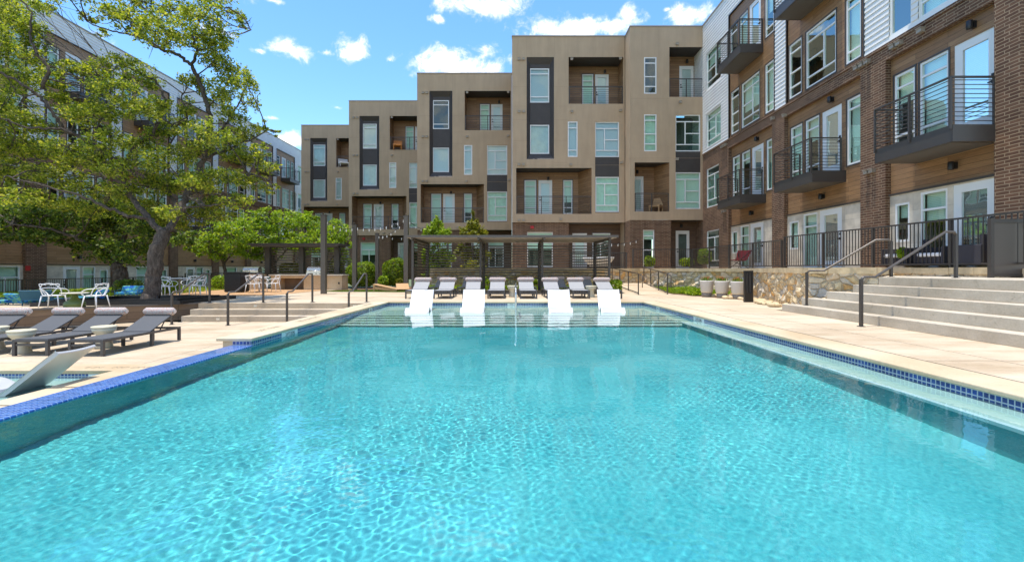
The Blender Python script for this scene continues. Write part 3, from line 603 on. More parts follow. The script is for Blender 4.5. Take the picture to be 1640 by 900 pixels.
def door(B, f, u0, u1, z0, z1, v, hinge=1, gl='glass_clear'):
    m = MB(); a, b = v-.07, v-.015; w = u1-u0; j = .05; s = w*.2
    f.box(m, u0, u0+s, a, b, z0, z1); f.box(m, u1-s, u1, a, b, z0, z1); f.box(m, u0+s, u1-s, a, b, z1-.2, z1); f.box(m, u0+s, u1-s, a, b, z0, z0+.28)
    d = m.build('door', 'door_white', B.root, B.o)
    g = MB(); g.face([f(u0+s, v-.045, z0+.28), f(u1-s, v-.045, z0+.28), f(u1-s, v-.045, z1-.2), f(u0+s, v-.045, z1-.2)]); p = g.build('pane', gl, d); p.data.transform(Matrix.Translation(Vector(B.o)*-1))
    c = MB(); c.face([f(u0+s-.02, v-.09, z0+.25), f(u1-s+.02, v-.09, z0+.25), f(u1-s+.02, v-.09, z1-.17), f(u0+s-.02, v-.09, z1-.17)]); k = c.build('blind', 'blind', d); k.data.transform(Matrix.Translation(Vector(B.o)*-1))
    q = MB(); hu = u0+.09 if hinge > 0 else u1-.09; f.box(q, hu-.03, hu+.03, b, b+.03, z0+.98, z0+1.06); f.box(q, hu-.03, hu+.03, b, b+.03, z0+1.14, z0+1.2); f.box(q, hu-.02, hu+.1*hinge, b+.03, b+.05, z0+1.0, z0+1.03)
    k = q.build('handle', 'black_metal', d); k.data.transform(Matrix.Translation(Vector(B.o)*-1))
    return d
def railing(B, f, pts, z0, z1, name='railing', nb=9, every=1.1, parent=None, m_='bronze'):
    m = MB()
    for (ua, va), (ub, vb) in zip(pts[:-1], pts[1:]):
        A, Bp = Vector(f(ua, va, 0)), Vector(f(ub, vb, 0)); L_ = (Bp-A).length; n = max(1, round(L_/every))
        for k in range(0 if (ua, va) == pts[0] else 1, n+1): p = A.lerp(Bp, k/n); m.box(p.x-.022, p.y-.022, z0-.12, p.x+.022, p.y+.022, z1)
        m.bar((A.x,A.y,z1), (Bp.x,Bp.y,z1), .055, .035)
        for k in range(nb): z = z0+.07+(z1-z0-.14)*k/(nb-1); m.bar((A.x,A.y,z), (Bp.x,Bp.y,z), .014, .016)
    o = m.build(name, m_, parent or B.root, B.o if parent is None else (0,0,0))
    if parent is not None: o.data.transform(Matrix.Translation(Vector(B.o)*-1))
    return o
def vent(B, f, u, z, v, n=1, gap=.27):
    for k in range(n):
        m = MB(); c = u+gap*k; f.box(m, c-.075, c+.075, v, v+.11, z-.07, z+.03); f.box(m, c-.085, c+.085, v, v+.14, z+.03, z+.05); m.build('vent', 'vent', B.root, B.o)
def lamp(B, f, u, z, v):
    m = MB(); c = f(u, v+.13, z); m.lathe([(.06,-.1),(.065,-.09),(.065,.09),(.055,.1)], c, 14); f.box(m, u-.05, u+.05, v, v+.07, z-.08, z+.08); m.build('wall_lamp', 'black_metal', B.root, B.o)
FL = [1.09, 4.36, 7.63, 10.9]; ROOF = 14.9
def townhouse(x0, d, label, mirror_seed, x1=None):
    """one block of the stepped tan row; x0 left edge, d depth of its front"""
    root = thing('townhouse', label, 'townhouse', (x0+3.3, d, 1.0), group='stepped tan townhouses'); B = Bld(root, (x0+3.3, d, 1.0)); f0 = Fac('x', d)
    class G:                                    # local u from the block's left edge
        def __call__(s, u, v, z): return f0(x0+u, v, z)
        def box(s, mb, a, b, *r): f0.box(mb, x0+a, x0+b, *r)
    f = G(); Wd = 6.71; zb = 3.85
    st = B.mb('stucco_wall', 'stucco'); R1 = (.87, 2.50, zz(255.3,28.24), zz(91.9,28.24)); BT = (3.37, 6.62, FL[3], zz(92,28.24)); BL = (.25, 4.74, FL[1], zz(269.3,28.24))
    nw = (3.32, 3.90, 7.75, 9.85); ww = (4.95, 6.38, 7.75, 9.85); wl = (4.97, 6.37, 4.48, 6.57); pn = (4.95, 6.39, 6.62, 7.70)
    wall(st, f, 0, Wd, zb, ROOF, 0, [(*R1, 0), (*BT, 0), (*BL, 0), nw, (4.95, 6.38, 4.43, 9.85)], .16)
    f.box(B.mb('parapet_cap', 'parapet_cap'), -.02, Wd+.02, -.3, .04, ROOF, ROOF+.06)
    # body: sides, back, roof
    bd = B.mb('side_wall', 'stucco'); reveal(bd, f, 0, Wd, zb, ROOF, 0, -10, 'lr'); f.box(B.mb('roof', 'soffit'), .02, Wd-.02, -10, -.3, ROOF-.6, ROOF-.5); f.box(bd, 0, Wd, -10.2, -10, .2, ROOF)
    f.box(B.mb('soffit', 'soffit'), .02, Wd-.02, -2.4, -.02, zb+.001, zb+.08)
    # joints
    j = B.mb('control_joint', 'stucco_joint')
    for z in (11.9, 10.75, 9.95, 8.7, 7.4): f.box(j, .01, .86, .0, .003, z, z+.012); f.box(j, 2.52, 3.3, 0, .003, z, z+.012)
    for u in (.86, 2.52, 3.33): f.box(j, u-.006, u+.006, 0, .003, 12.3 if u > 3 else 13.7, ROOF)
    f.box(j, .01, Wd, 0, .003, 7.25, 7.262)
    # splayed dark recess with two windows
    dk = B.mb('recess_panel', 'dark_panel'); u0, u1, z0, z1 = R1; a, b, c, e = u0+.22, u1-.22, z0+.35, z1-.35; v = -.22
    w1, w2 = (1.07, 2.23, 11.05, 13.1), (1.07, 2.23, 7.98, 9.72)
    for q in ([(u0,0,z0),(u1,0,z0),(b,v,c),(a,v,c)], [(u0,0,z1),(u1,0,z1),(b,v,e),(a,v,e)], [(u0,0,z0),(u0,0,z1),(a,v,e),(a,v,c)], [(u1,0,z0),(u1,0,z1),(b,v,e),(b,v,c)]): dk.face([f(*p) for p in q])
    wall(dk, f, a, b, c, e, v, [w1, w2], .1)
    window(B, f, *w1, v, 't', ['blind','open','blind','curtain'][mirror_seed % 4], 'glass_clear', trim=None); window(B, f, *w2, v, 'p', ['curtain','blind'][mirror_seed % 2], 'glass_clear', trim=None)
    window(B, f, *nw, 0, 'n', 'blind', 'glass_clear', trim=None); window(B, f, *ww, -.05, 'w', None, 'glass_clear'); window(B, f, *wl, -.05, 'w', None); 
    f.box(B.mb('spandrel_panel', 'dark_panel'), pn[0], pn[1], -.1, -.04, pn[2], pn[3])
    # balconies
    for k, (u0, u1, z0, z1) in enumerate((BT, BL)):
        dp = -1.33; wd = B.mb('balcony_cladding', 'wood', k); ub = u1 if k == 0 else u1-.62
        if k == 0: dr = (5.18, 6.02, z0, z0+2.3); wi = [(4.38, 5.06, z0+.02, z0+2.3)]
        else: dr = (1.65, 2.5, z0, z0+2.25); wi = [(.78, 1.5, z0+.15, z0+2.25), (3.2, 3.76, z0+.15, z0+2.25)]
        wall(wd, f, u0, ub, z0, z1, dp, [dr]+wi, .1)
        wd.face([f(u0,0,z0), f(u0,0,z1), f(u0,dp,z1), f(u0,dp,z0)]); wd.face([f(u1,0,z0), f(u1,0,z1), f(ub,dp,z1), f(ub,dp,z0)])
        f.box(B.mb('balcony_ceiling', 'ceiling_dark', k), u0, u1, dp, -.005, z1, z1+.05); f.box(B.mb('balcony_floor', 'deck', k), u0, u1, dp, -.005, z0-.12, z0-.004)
        door(B, f, *dr, dp)
        for w in wi: window(B, f, *w, dp, 'n', trim='bronze')
        railing(B, f, [(u0+.04, -.06), (u1-.04, -.06)], z0, z0+1.05, 'balcony_railing', 9, 1.3)
        lamp(B, f, dr[1]-.25, z1-.35 if k == 0 else z1-.4, dp)
    for u, z in ((.42, 13.55), (.42, 10.45), (.42, 7.3), (.42, 4.0)): vent(B, f, u, z, 0, 2)
    for u, z in ((3.55, 13.55), (6.45, 13.58), (3.55, 10.45), (6.45, 10.5), (3.5, 7.3), (6.5, 7.4), (2.9, 4.05)): vent(B, f, u, z, 0)
    # ground floor, set back under the block
    br = B.mb('brick_wall', 'brick'); gw = (.9, 2.45, 1.2, 3.3); gd_ = (3.75, 4.65, 1.09, 3.3); g2 = (5.0, 6.1, 1.2, 3.3)
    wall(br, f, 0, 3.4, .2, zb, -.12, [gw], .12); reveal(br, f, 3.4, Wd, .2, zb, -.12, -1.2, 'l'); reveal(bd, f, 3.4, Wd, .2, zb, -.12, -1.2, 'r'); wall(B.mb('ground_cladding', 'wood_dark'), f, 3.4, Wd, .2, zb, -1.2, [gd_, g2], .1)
    window(B, f, *gw, -.2, 'h'); door(B, f, *gd_, -1.2); window(B, f, *g2, -1.2, 'h')
    m = MB(); f.box(m, 1.1, 1.3, -.12, -.03, zb-.35, zb-.2); m.build('alarm_light', 'red', root, B.o)
    B.done(); return root
townhouse(0.0, 28.24, 'tan townhouse with dark window strip directly behind the slatted pergola', 0)
townhouse(-6.72, 33.6, 'tan townhouse with string light poles in front, left of the pergola', 1)
townhouse(-13.44, 39.1, 'tan townhouse behind the lime trees with orange chair on its balcony', 2)
townhouse(-20.3, 45.7, 'farthest tan townhouse at the left end of the stepped row', 3)
def corner_house():
    d = 27.1; o = (8.8, d, 1.0); root = thing('townhouse', 'tan townhouse in the corner beside the white and brick block', 'townhouse', o, group='stepped tan townhouses'); B = Bld(root, o); f = Fac('x', d)
    X = lambda p: ux(p, d); Z = lambda p: zz(p, d); u0, u1, zb = 6.74, 10.92, 3.88
    n1 = (X(1031.5), X(1051.5), Z(150.5), Z(92)); n2 = (X(1031.5), X(1051.5), Z(242.5), Z(183.5)); BT = (X(1072), X(1127.5), FL[3], Z(76)); BL = (X(1016.5), X(1072), FL[1], Z(260.5))
    w1 = (X(1082), X(1122), Z(242.5), Z(183.5)); w2 = (X(1082), X(1122), Z(334.7), Z(276))
    wall(B.mb('stucco_wall', 'stucco'), f, u0, u1, zb, ROOF, 0, [n1, n2, (*BT, 0), (*BL, 0), (w1[0], w1[1], w2[2], w1[3])], .16)
    sw = B.mb('side_wall', 'stucco'); sw.face([f(u0,0,zb), f(u0,0,ROOF), f(u0,-10,ROOF), f(u0,-10,zb)]); f.box(sw, u0, u1, -10.2, -10, .2, ROOF); f.box(B.mb('roof', 'soffit'), u0+.02, u1, -10, -.3, ROOF-.6, ROOF-.5)
    pc = B.mb('parapet_cap', 'parapet_cap'); f.box(pc, u0-.03, u1, -.3, .04, ROOF, ROOF+.06); f.box(pc, u0-.03, u0+.25, -1.3, -.3, ROOF, ROOF+.06)
    window(B, f, *n1, 0, 'n4', 'open', 'glass_clear', trim=None); window(B, f, *n2, 0, 'n4', 'curtain', trim=None); window(B, f, *w1, -.05, 'w', 'open'); window(B, f, *w2, -.05, 'w', 'blind')
    f.box(B.mb('spandrel_panel', 'dark_panel'), w1[0], w1[1], -.1, -.04, w2[3]+.05, w1[2]-.05)
    j = B.mb('control_joint', 'stucco_joint')
    for p in (1028, 1055): f.box(j, X(p)-.006, X(p)+.006, 0, .003, 13.2, ROOF)
    for z in (10.8, 7.4): f.box(j, u0+.01, BT[0] if z > 10 else u1-.05, 0, .003, z, z+.012)
    for k, (a, b, z0, z1) in enumerate((BT, BL)):
        dp = -1.25; wd = B.mb('balcony_cladding', 'wood', k); ub = b if k == 0 else b-.5
        dr = (X(1088)*1.0, X(1111), z0, z0+2.3) if k == 0 else (a+.05, a+.85, z0, z0+2.25)
        dr = (dr[0]*(d+1.25)/d, dr[1]*(d+1.25)/d, dr[2], dr[3]) if k == 0 else dr
        wall(wd, f, a, ub, z0, z1, dp, [dr], .1); wd.face([f(a,0,z0), f(a,0,z1), f(a,dp,z1), f(a,dp,z0)]); wd.face([f(b,0,z0), f(b,0,z1), f(ub,dp,z1), f(ub,dp,z0)])
        f.box(B.mb('balcony_ceiling', 'ceiling_dark', k), a, b, dp, -.005, z1, z1+.05); f.box(B.mb('balcony_floor', 'deck', k), a, b, dp, -.005, z0-.12, z0-.004)
        door(B, f, *dr, dp); railing(B, f, [(a+.04, -.06), (b-.04, -.06)], z0, z0+1.05, 'balcony_railing', 9, 1.0); lamp(B, f, (dr[0]+dr[1])/2, z1-.3, dp)
    for p, q in ((1084, 71), (1089, 164), (1084, 255)): vent(B, f, X(p), Z(q), 0)
    br = B.mb('brick_wall', 'brick'); gw = (X(1030), X(1048.5), 1.15, Z(368)); b1 = X(1075)
    wall(br, f, u0, b1, .2, zb, -.02, [gw], .12); br.face([f(u0,-.02,.2), f(u0,-.02,zb), f(u0,-3,zb), f(u0,-3,.2)]); br.face([f(b1,-.02,.2), f(b1,-.02,zb), f(b1,-1,zb), f(b1,-1,.2)])
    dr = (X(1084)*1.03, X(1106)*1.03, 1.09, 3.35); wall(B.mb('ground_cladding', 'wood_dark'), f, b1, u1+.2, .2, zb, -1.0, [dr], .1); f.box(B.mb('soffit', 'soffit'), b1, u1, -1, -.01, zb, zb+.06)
    window(B, f, *gw, -.08, 'n4', 'half'); door(B, f, *dr, -1.0, gl='screen'); lamp(B, f, dr[0]+.3, zb-.25, -1.0)
    B.done()
corner_house()
# ---------------------------------------------------------------- the long white and brick blocks either side
def long_block(ax, P, label, o, bays, U0, U1, zg, piers, near_end=None, left=False):
    root = thing('apartment_block', label, 'apartment block', o); B = Bld(root, o); f = Fac(ax, P); ZB, ZT = 7.63, ROOF
    sd, br = B.mb('siding_wall', 'siding'), B.mb('brick_wall', 'brick')
    ops = []; wins = []; zl = 7.15
    for b in bays:
        l0, l1 = b['low']; h0, h1 = b['up']
        if 'low' in b: ops.append((l0, l1, zg, zl))
        if not b.get('white'): ops.append((h0, h1, ZB+.0, 13.75))
    for w in piers: ops.append((w[0], w[1], w[2], w[3]))
    wall(br, f, U0, U1, min(zg, .2)-.7, ZB, 0, [q for q in ops if q[3] < ZB+.1], .2)
    wall(sd, f, U0, U1, ZB, ZT, 0, [q for q in ops if q[3] > ZB+.1], .06, lap=.165)
    f.box(B.mb('brick_ledge', 'brick'), U0, U1, .0, .035, ZB-.09, ZB-.002)
    f.box(B.mb('parapet_cap', 'parapet_cap'), U0, U1, -.3, .06, ZT, ZT+.07); f.box(B.mb('roof', 'soffit'), U0, U1, -14, -.3, ZT-.6, ZT-.5); f.box(B.mb('side_wall', 'siding'), U0, U1, -14.2, -14, zg-1, ZT)
    if near_end is not None:
        e = near_end; br.face([f(e,0,zg-.9), f(e,0,ZB), f(e,-14,ZB), f(e,-14,zg-.9)]); sd.face([f(e,0,ZB), f(e,0,ZT), f(e,-14,ZT), f(e,-14,ZB)])
    fe = U1 if near_end == U0 else U0; sw = B.mb('side_wall', 'siding'); sw.face([f(fe,0,zg-.9), f(fe,0,ZT), f(fe,-14,ZT), f(fe,-14,zg-.9)])
    for w in piers: window(B, f, *w, -.02, 'w' if w[1]-w[0] > 1 else 's', trim=None if w[2] > ZB else 'bronze')
    for bi, b in enumerate(bays):
        l0, l1 = b['low']; h0, h1 = b['up']; e = b['e']; rv = -.16; s = b.get('s', 1)
        # lower bay : recess with wood over cream stone
        W_ = lambda a, c: (min(e+s*a, e+s*c), max(e+s*a, e+s*c))           # offsets measured from the door end of the bay
        wd = B.mb('wood_cladding', 'wood_left' if left else 'wood', bi); cs = B.mb('stone_cladding', 'cream_stone', bi); gt = b['gt']
        f2 = b.get('f2', []); ow = []
        for kind, a, c in f2:
            z0, z1 = (FL[1]+.02, FL[1]+2.28) if kind == 'd' else (FL[1]+.12, FL[1]+2.28)
            ow.append((kind, (*W_(a, c), z0, z1)))
        wall(wd, f, l0, l1, gt, zl, rv, [q for _, q in ow], .1)
        og = []
        for kind, a, c in b.get('f1', []):
            z0, z1 = {'sm': (gt-1.35, gt-.25), 'g': (zg+.05, gt-.06), 'd': (zg, gt-.04), 'h': (zg+.1, gt-.05)}[kind]
            og.append((kind, (*W_(a, c), z0, z1)))
        wall(cs, f, l0, l1, zg-.9, gt, rv+.03, [q for _, q in og], .1); f.box(B.mb('flashing', 'bronze', bi), l0, l1, rv, rv+.07, gt, gt+.05)
        for kind, q in ow: door(B, f, *q, rv) if kind == 'd' else window(B, f, *q, rv, 'n' if kind == 'w' else 's')
        for kind, q in og: door(B, f, *q, rv+.03) if kind == 'd' else window(B, f, *q, rv+.03, {'sm': 'p', 'g': 'g', 'h': 'h'}[kind], trim=None)
        if b.get('lamp', 1): lamp(B, f, *( (W_(.62, .62)[0], zl-.24)), rv); lamp(B, f, W_(1.1, 1.1)[0], gt+.45, rv)
        # upper bay, floors three and four
        if not b.get('white'):
            wu = B.mb('upper_cladding', 'wood_left' if left else 'wood', bi); oo = []
            for lev in (2, 3):
                for kind, a, c in b['f3' if lev == 2 else 'f4']:
                    z0, z1 = (FL[lev]+.02, FL[lev]+2.28) if kind == 'd' else (FL[lev]+.12, FL[lev]+2.22)
                    oo.append((kind, (*W_(a, c), z0, z1)))
            wall(wu, f, h0, h1, ZB+.0, 13.75, -.04, [q for _, q in oo], .1)
            for kind, q in oo: door(B, f, *q, -.04) if kind == 'd' else window(B, f, *q, -.04, {'w': 'n', 'W': 'w', 's': 't', 'n4': 'n4'}[kind])
            ct = B.mb('corner_trim', 'bronze', bi); f.box(ct, h0-.05, h0, -.04, .035, ZB, 13.8); f.box(ct, h1, h1+.05, -.04, .035, ZB, 13.8); f.box(ct, h0, h1, -.04, .035, 13.75, 13.8)
        # balconies
        for lev in b.get('balc', ()):
            a, c = W_(*b['bal']); z = FL[lev]; m = MB(); f.box(m, a, c, rv, .96, z-.40, z-.02)
            bl = m.build('balcony', 'bronze', root, o)
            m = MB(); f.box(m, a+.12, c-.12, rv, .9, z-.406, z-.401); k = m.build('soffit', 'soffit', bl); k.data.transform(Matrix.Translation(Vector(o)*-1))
            railing(B, f, [(a+.03, 0.0), (a+.03, .98), (c-.03, .98), (c-.03, 0.0)], z, z+1.06, 'railing', 10, 1.05, bl, 'bronze')
        for u, z, n in b.get('vents', ()): vent(B, f, u, z, .0, n, .22)
    if left:
        for u in (24.28, 33.6): m = MB(); f.box(m, u-.1, u+.1, .0, .07, 1.0, 1.25); m.build('alarm_light', 'red', root, o)
    B.done(); return root
def rb(e, l0, l1, h0, h1, **k):
    d = dict(e=e, low=(l0, l1), up=(h0, h1), gt=3.2, f2=[('d', .2, 1.2), ('w', 1.35, 2.15), ('w', 2.35, 3.1), ('s', -.72, -.06)], f1=[('d', .15, 1.3), ('g', 1.42, 2.25), ('sm', 2.55, 3.15)],
             f3=[('n4', 2.2, 3.0), ('W', .3, 1.93), ('s', -.85, -.18)], f4=[('d', .2, 1.2), ('w', 1.35, 2.15), ('w', 2.35, 3.1), ('s', -.85, -.18)], balc=(1, 3), bal=(-.02, 2.28)); d.update(k); return d
RB = [rb(10.72, 10.73, 13.85, 13.0, 13.6, white=1, f2=[('d', .1, 1.15), ('w', 1.3, 2.15), ('w', 2.3, 3.0)], f1=[('d', .1, 1.15), ('g', 1.3, 2.1), ('sm', 2.45, 2.95)], vents=((13.3,7.42,2),(12.6,7.42,1))),
      rb(15.72, 14.85, 19.0, 14.7, 18.8, vents=((14.5,7.42,3),(14.3,4.05,2),(18.9,7.2,1))),
      rb(20.67, 19.9, 23.9, 19.7, 23.8, vents=((24.1,7.4,3),(19.75,7.35,1),(24.2,4.05,2)))]
long_block('r', 10.9, 'long white and brown brick apartment block with jutting balconies on the right', (10.9, 18, 1.0), RB, 10.15, 30.0, 1.09,
           [(11.55,12.72,7.76,9.9), (12.95,13.7,7.76,9.9), (11.55,12.72,11.0,13.15), (12.95,13.7,11.0,13.15), (25.0,26.6,4.48,6.65), (24.75,26.6,7.82,9.72), (24.75,26.6,11.08,13.1), (25.0,26.6,1.15,3.2)], near_end=10.15)
LBB = []
LBB.append(rb(21.1, 20.2, 24.2, 20.2, 24.2, gt=1.3, f1=[('h', 1.7, 2.95), ('sm', .2, .8)], f2=[('w', 2.2, 2.95), ('w', .9, 1.7)], balc=()))
for k, e in enumerate((26.2, 31.2, 36.15, 41.1, 46.05, 51.0)):
    LBB.append(rb(e, e-.9, e+3.25, e-1.0, e+3.1, gt=1.3, f1=[('d', .15, 1.2), ('g', 1.35, 2.2), ('sm', 2.5, 3.1)] if k % 2 == 0 else [('h', .3, 1.9), ('sm', 2.5, 3.1)], balc=(1, 3) if k % 2 == 0 else (3,), vents=((e-1.3,7.42,3),)))
long_block('l', -24.8, 'long white and brick apartment block behind the oak on the left', (-24.8, 36, -.8), LBB, 17.5, 60, -.8,
           [(55,57,7.8,9.85), (55,57,11.05,13.1), (53.9,54.5,7.8,9.85)], near_end=17.5, left=True)
# ================================================================ things on the ground
def lounger(name, label, group, sling, towel):
    t = thing(name, label, 'sun lounger', group=group)          # foot end towards -Y, 2.03 long, .64 wide
    L_, Wd, h = 2.03, .64, .30; m = MB()
    for x in (-Wd/2+.02, Wd/2-.02): m.box(x-.02, 0, h-.045, x+.02, L_, h)
    for y in (.0, L_-.04): m.box(-Wd/2+.04, y, h-.045, Wd/2-.04, y+.04, h)
    m.box(-Wd/2+.05, .01, h-.115, Wd/2-.05, .035, h-.075)
    m.bar((-.2, 1.55, h-.03), (-.2, 1.72, h+.2), .02, .02); m.bar((.2, 1.55, h-.03), (.2, 1.72, h+.2), .02, .02)
    m.build('frame', 'frame_grey', t, bevel=.004)
    for x in (-Wd/2+.025, Wd/2-.025):
        for y in (.025, 1.2, L_-.025): m = MB(); m.box(x-.025, y-.025, 0, x+.025, y+.025, h-.046); m.build('leg', 'frame_grey', t)
    m = MB(); m.bar((0, .03, h+.004), (0, 1.17, h-.008), Wd-.06, .012); m.build('seat', sling, t)
    a = Vector((0, 1.17, h)); b = Vector((0, 1.93, h+.345)); m = MB(); m.bar(a, b, Wd-.07, .02); m.build('backrest', sling, t)
    dv = (b-a).normalized(); c = b-dv*.10+Vector((0,-.02,.055)); m = MB(); rr = .086
    P = [Vector((x, c.y, c.z)) for x in np.linspace(-Wd/2-.02, Wd/2+.02, 13)]; m.tube(P, [.045]+[rr]*11+[.045], 14)
    m.build('pillow', 'towel', t); return t
l0 = lounger('sun_lounger', 'grey sling lounger nearest the pool on the lower left deck', 'grey loungers on the lower deck', 'sling', True)
l0.location = (-7.75, 8.62, LZ)
for i, (x, y, lb) in enumerate(((-8.80, 8.66, 'grey sling lounger second from the pool on the lower left deck'), (-9.83, 8.66, 'grey sling lounger third from the pool on the lower left deck'), (-10.87, 8.62, 'grey sling lounger farthest from the pool, cut by the left picture edge'))): dup(l0, (x, y, LZ), R((1.5,-1,2)[i]), lb)
f0 = lounger('sun_lounger', 'grey lounger at the left end of the front row facing the pool', 'pale grey loungers before the pergola', 'sling_light', True); f0.location = (-3.57, 17.25, 0)
for x, lb in ((-2.53,'grey lounger second from left in the front row by the pool'), (-1.49,'front row lounger straight behind the second white pool chaise'), (-.58,'front row lounger just left of the drum table by the steel handrail'), (.60,'front row lounger just right of the drum table by the steel handrail'),
              (1.58,'front row lounger straight behind the third white pool chaise'), (2.53,'grey lounger second from right in the front row by the pool'), (3.69,'grey lounger at the right end of the front row facing the pool')): dup(f0, (x, 17.25+random.uniform(-.08,.08), 0), R(random.uniform(-3,3)), lb)
for x, lb in ((-3.29,'leftmost lounger of the back row under the pergola'), (-2.05,'second lounger from left in the back row under the pergola'), (-.67,'third lounger from left in the back row under the pergola'), (.75,'third lounger from right in the back row under the pergola'), (2.2,'second lounger from right in the back row under the pergola'), (3.4,'rightmost lounger of the back row under the pergola')): dup(f0, (x, 20.5+random.uniform(-.1,.1), 0), R(random.uniform(-4,4)), lb)
# white in-water chaises
def chaise():
    t = thing('pool_chaise', '-', 'pool chaise', group='white chaises standing in the water'); W2 = .33
    prof = bez([(0,-.06,.05),(0,.03,.14),(0,.17,.225),(0,.33,.215),(0,.52,.125),(0,.70,.09),(0,.86,.13),(0,1.08,.30),(0,1.32,.50),(0,1.56,.69)], 6)
    low = []
    for i, p in enumerate(prof):
        d = (prof[min(i+1, len(prof)-1)]-prof[max(i-1, 0)]).normalized(); low.append(p+Vector((0, d.z, -d.y))*.045)
    m = MB(); n = len(prof); b = 0; K = 9
    for lay, pr in ((0, prof), (1, low)):
        for p in pr:
            for k in range(K): x = -W2+2*W2*k/(K-1); sag = .018*(1-(x/W2)**2)*(1 if lay == 0 else .6); m.v.append((x, p.y, max(p.z-sag, 0.0)))
    o2 = n*K
    for i in range(n-1):
        for k in range(K-1): q = i*K+k; m.f.append((q, q+1, q+K+1, q+K)); m.sm.append(True); q += o2; m.f.append((q, q+K, q+K+1, q+1)); m.sm.append(True)
        for k in (0, K-1): q = i*K+k; m.f.append((q, q+K, q+K+o2, q+o2)); m.sm.append(False)
    for k in range(K-1):
        for i in (0, n-1): q = i*K+k; m.f.append((q, q+1, q+1+o2, q+o2)); m.sm.append(False)
    m.build('shell', 'white_plastic', t, bevel=.012)
    m = MB(); m.box(-W2+.02, .60, -.02, -W2+.07, .95, .07); m.box(W2-.07, .60, -.02, W2-.02, .95, .07); m.build('base', 'white_plastic', t); return t
c0 = chaise(); c0.location = (-2.66, 13.2, -.235); c0.rotation_euler.z = R(4); c0['label'] = 'leftmost white chaise standing on the far tanning ledge'
dup(c0, (-1.13, 13.25, -.235), R(2), 'white chaise on the far ledge, left of the steel handrail'); dup(c0, (1.36, 13.25, -.235), R(-3), 'white chaise on the far ledge, next right of the steel handrail'); dup(c0, (2.82, 13.25, -.235), R(-6), 'rightmost white chaise standing on the far tanning ledge')
dup(c0, (-7.72, 6.60, -.72), R(-86), 'white chaise seen from behind in the shallow lower pool')
# steel grab rail in the middle of the ledge steps
t = thing('pool_handrail', 'polished steel handrail rising from the pool steps', 'handrail', (.1, 12.3, -.5)); m = MB(); m.tube(bez([(.1,12.0,-.65),(.1,12.0,.3),(.1,12.06,.52),(.1,12.25,.6),(.1,13.2,.68),(.1,13.4,.58),(.1,13.42,.4),(.1,13.42,-.24)], 6), .022, 10); m.build('rail', 'steel', t, o=(.1,12.3,-.5))
# drum side tables
def drum(loc, lb):
    t = thing('side_table', lb, 'side table', loc, group='cream drum side tables'); m = MB(); m.lathe([(.16,0),(.15,.02),(.115,.18),(.13,.27),(.19,.34),(.20,.40)], n=28); m.build('base', 'cream_ceramic', t); m = MB(); m.lathe([(.205,.40),(.21,.41),(.21,.435),(.19,.44)], n=28); m.build('top', 'cream_ceramic', t)
drum((-8.27, 9.62, LZ), 'cream drum table between the two loungers nearest the pool'); drum((-10.35, 9.5, LZ), 'cream drum table at the left picture edge among the loungers'); drum((.02, 18.5, 0), 'cream drum table in the middle of the far lounger row'); drum((3.05, 18.3, 0), 'cream drum table beside the rightmost white chaise'); drum((-9.3, 9.0, LZ), 'cream drum table under the second grey lounger from the pool')
# handrails at the steps
def handrail(x0, y0, z0, x1, y1, z1, lb, h=.93, ext=.35, cat='bronze_light'):
    a, b = Vector((x0,y0,0)), Vector((x1,y1,0)); d = (b-a).normalized(); o = (x0, y0, z0); t = thing('handrail', lb, 'handrail', o, group='bronze handrails at the steps')
    P = [Vector((x0,y0,z0+h-.06)), Vector((x0,y0,z0+h))+d*.06, Vector((x0,y0,z0+h))+d*ext, Vector((x1,y1,z1+h))-d*ext*.8, Vector((x1,y1,z1+h))-d*.05, Vector((x1,y1,z1+h-.06))]
    m = MB(); m.tube(P, .024, 10); m.build('rail', cat, t, o=o)
    for p, z in ((a, z0), (b, z1)):
        m = MB(); m.box(p.x-.025, p.y-.025, z, p.x+.025, p.y+.025, z+h-.04); k = m.build('post', 'bronze', t, o=o); m = MB(); m.lathe([(.07,0),(.07,.008)], (p.x,p.y,z+.001), 14); m.build('base_plate', 'bronze', k, o=o)
handrail(6.57, 8.93, 0, 8.98, 9.6, .9, 'bronze handrail nearest the camera on the right steps'); handrail(7.3, 11.75, .18, 8.75, 10.95, .9, 'bronze handrail by the stone wall on the right steps', h=.86)
handrail(-8.02, 13.4, LZ, -8.02, 15.3, 0, 'bronze handrail in the middle of the left steps'); handrail(-6.52, 13.75, LZ, -6.52, 15.5, 0, 'bronze handrail right of the middle on the left steps'); handrail(-4.78, 13.9, LZ, -4.78, 15.6, 0, 'bronze handrail beside the pool coping on the left steps'); handrail(-9.75, 13.6, LZ, -9.75, 15.3, 0, 'bronze handrail against the timber wall on the left steps')
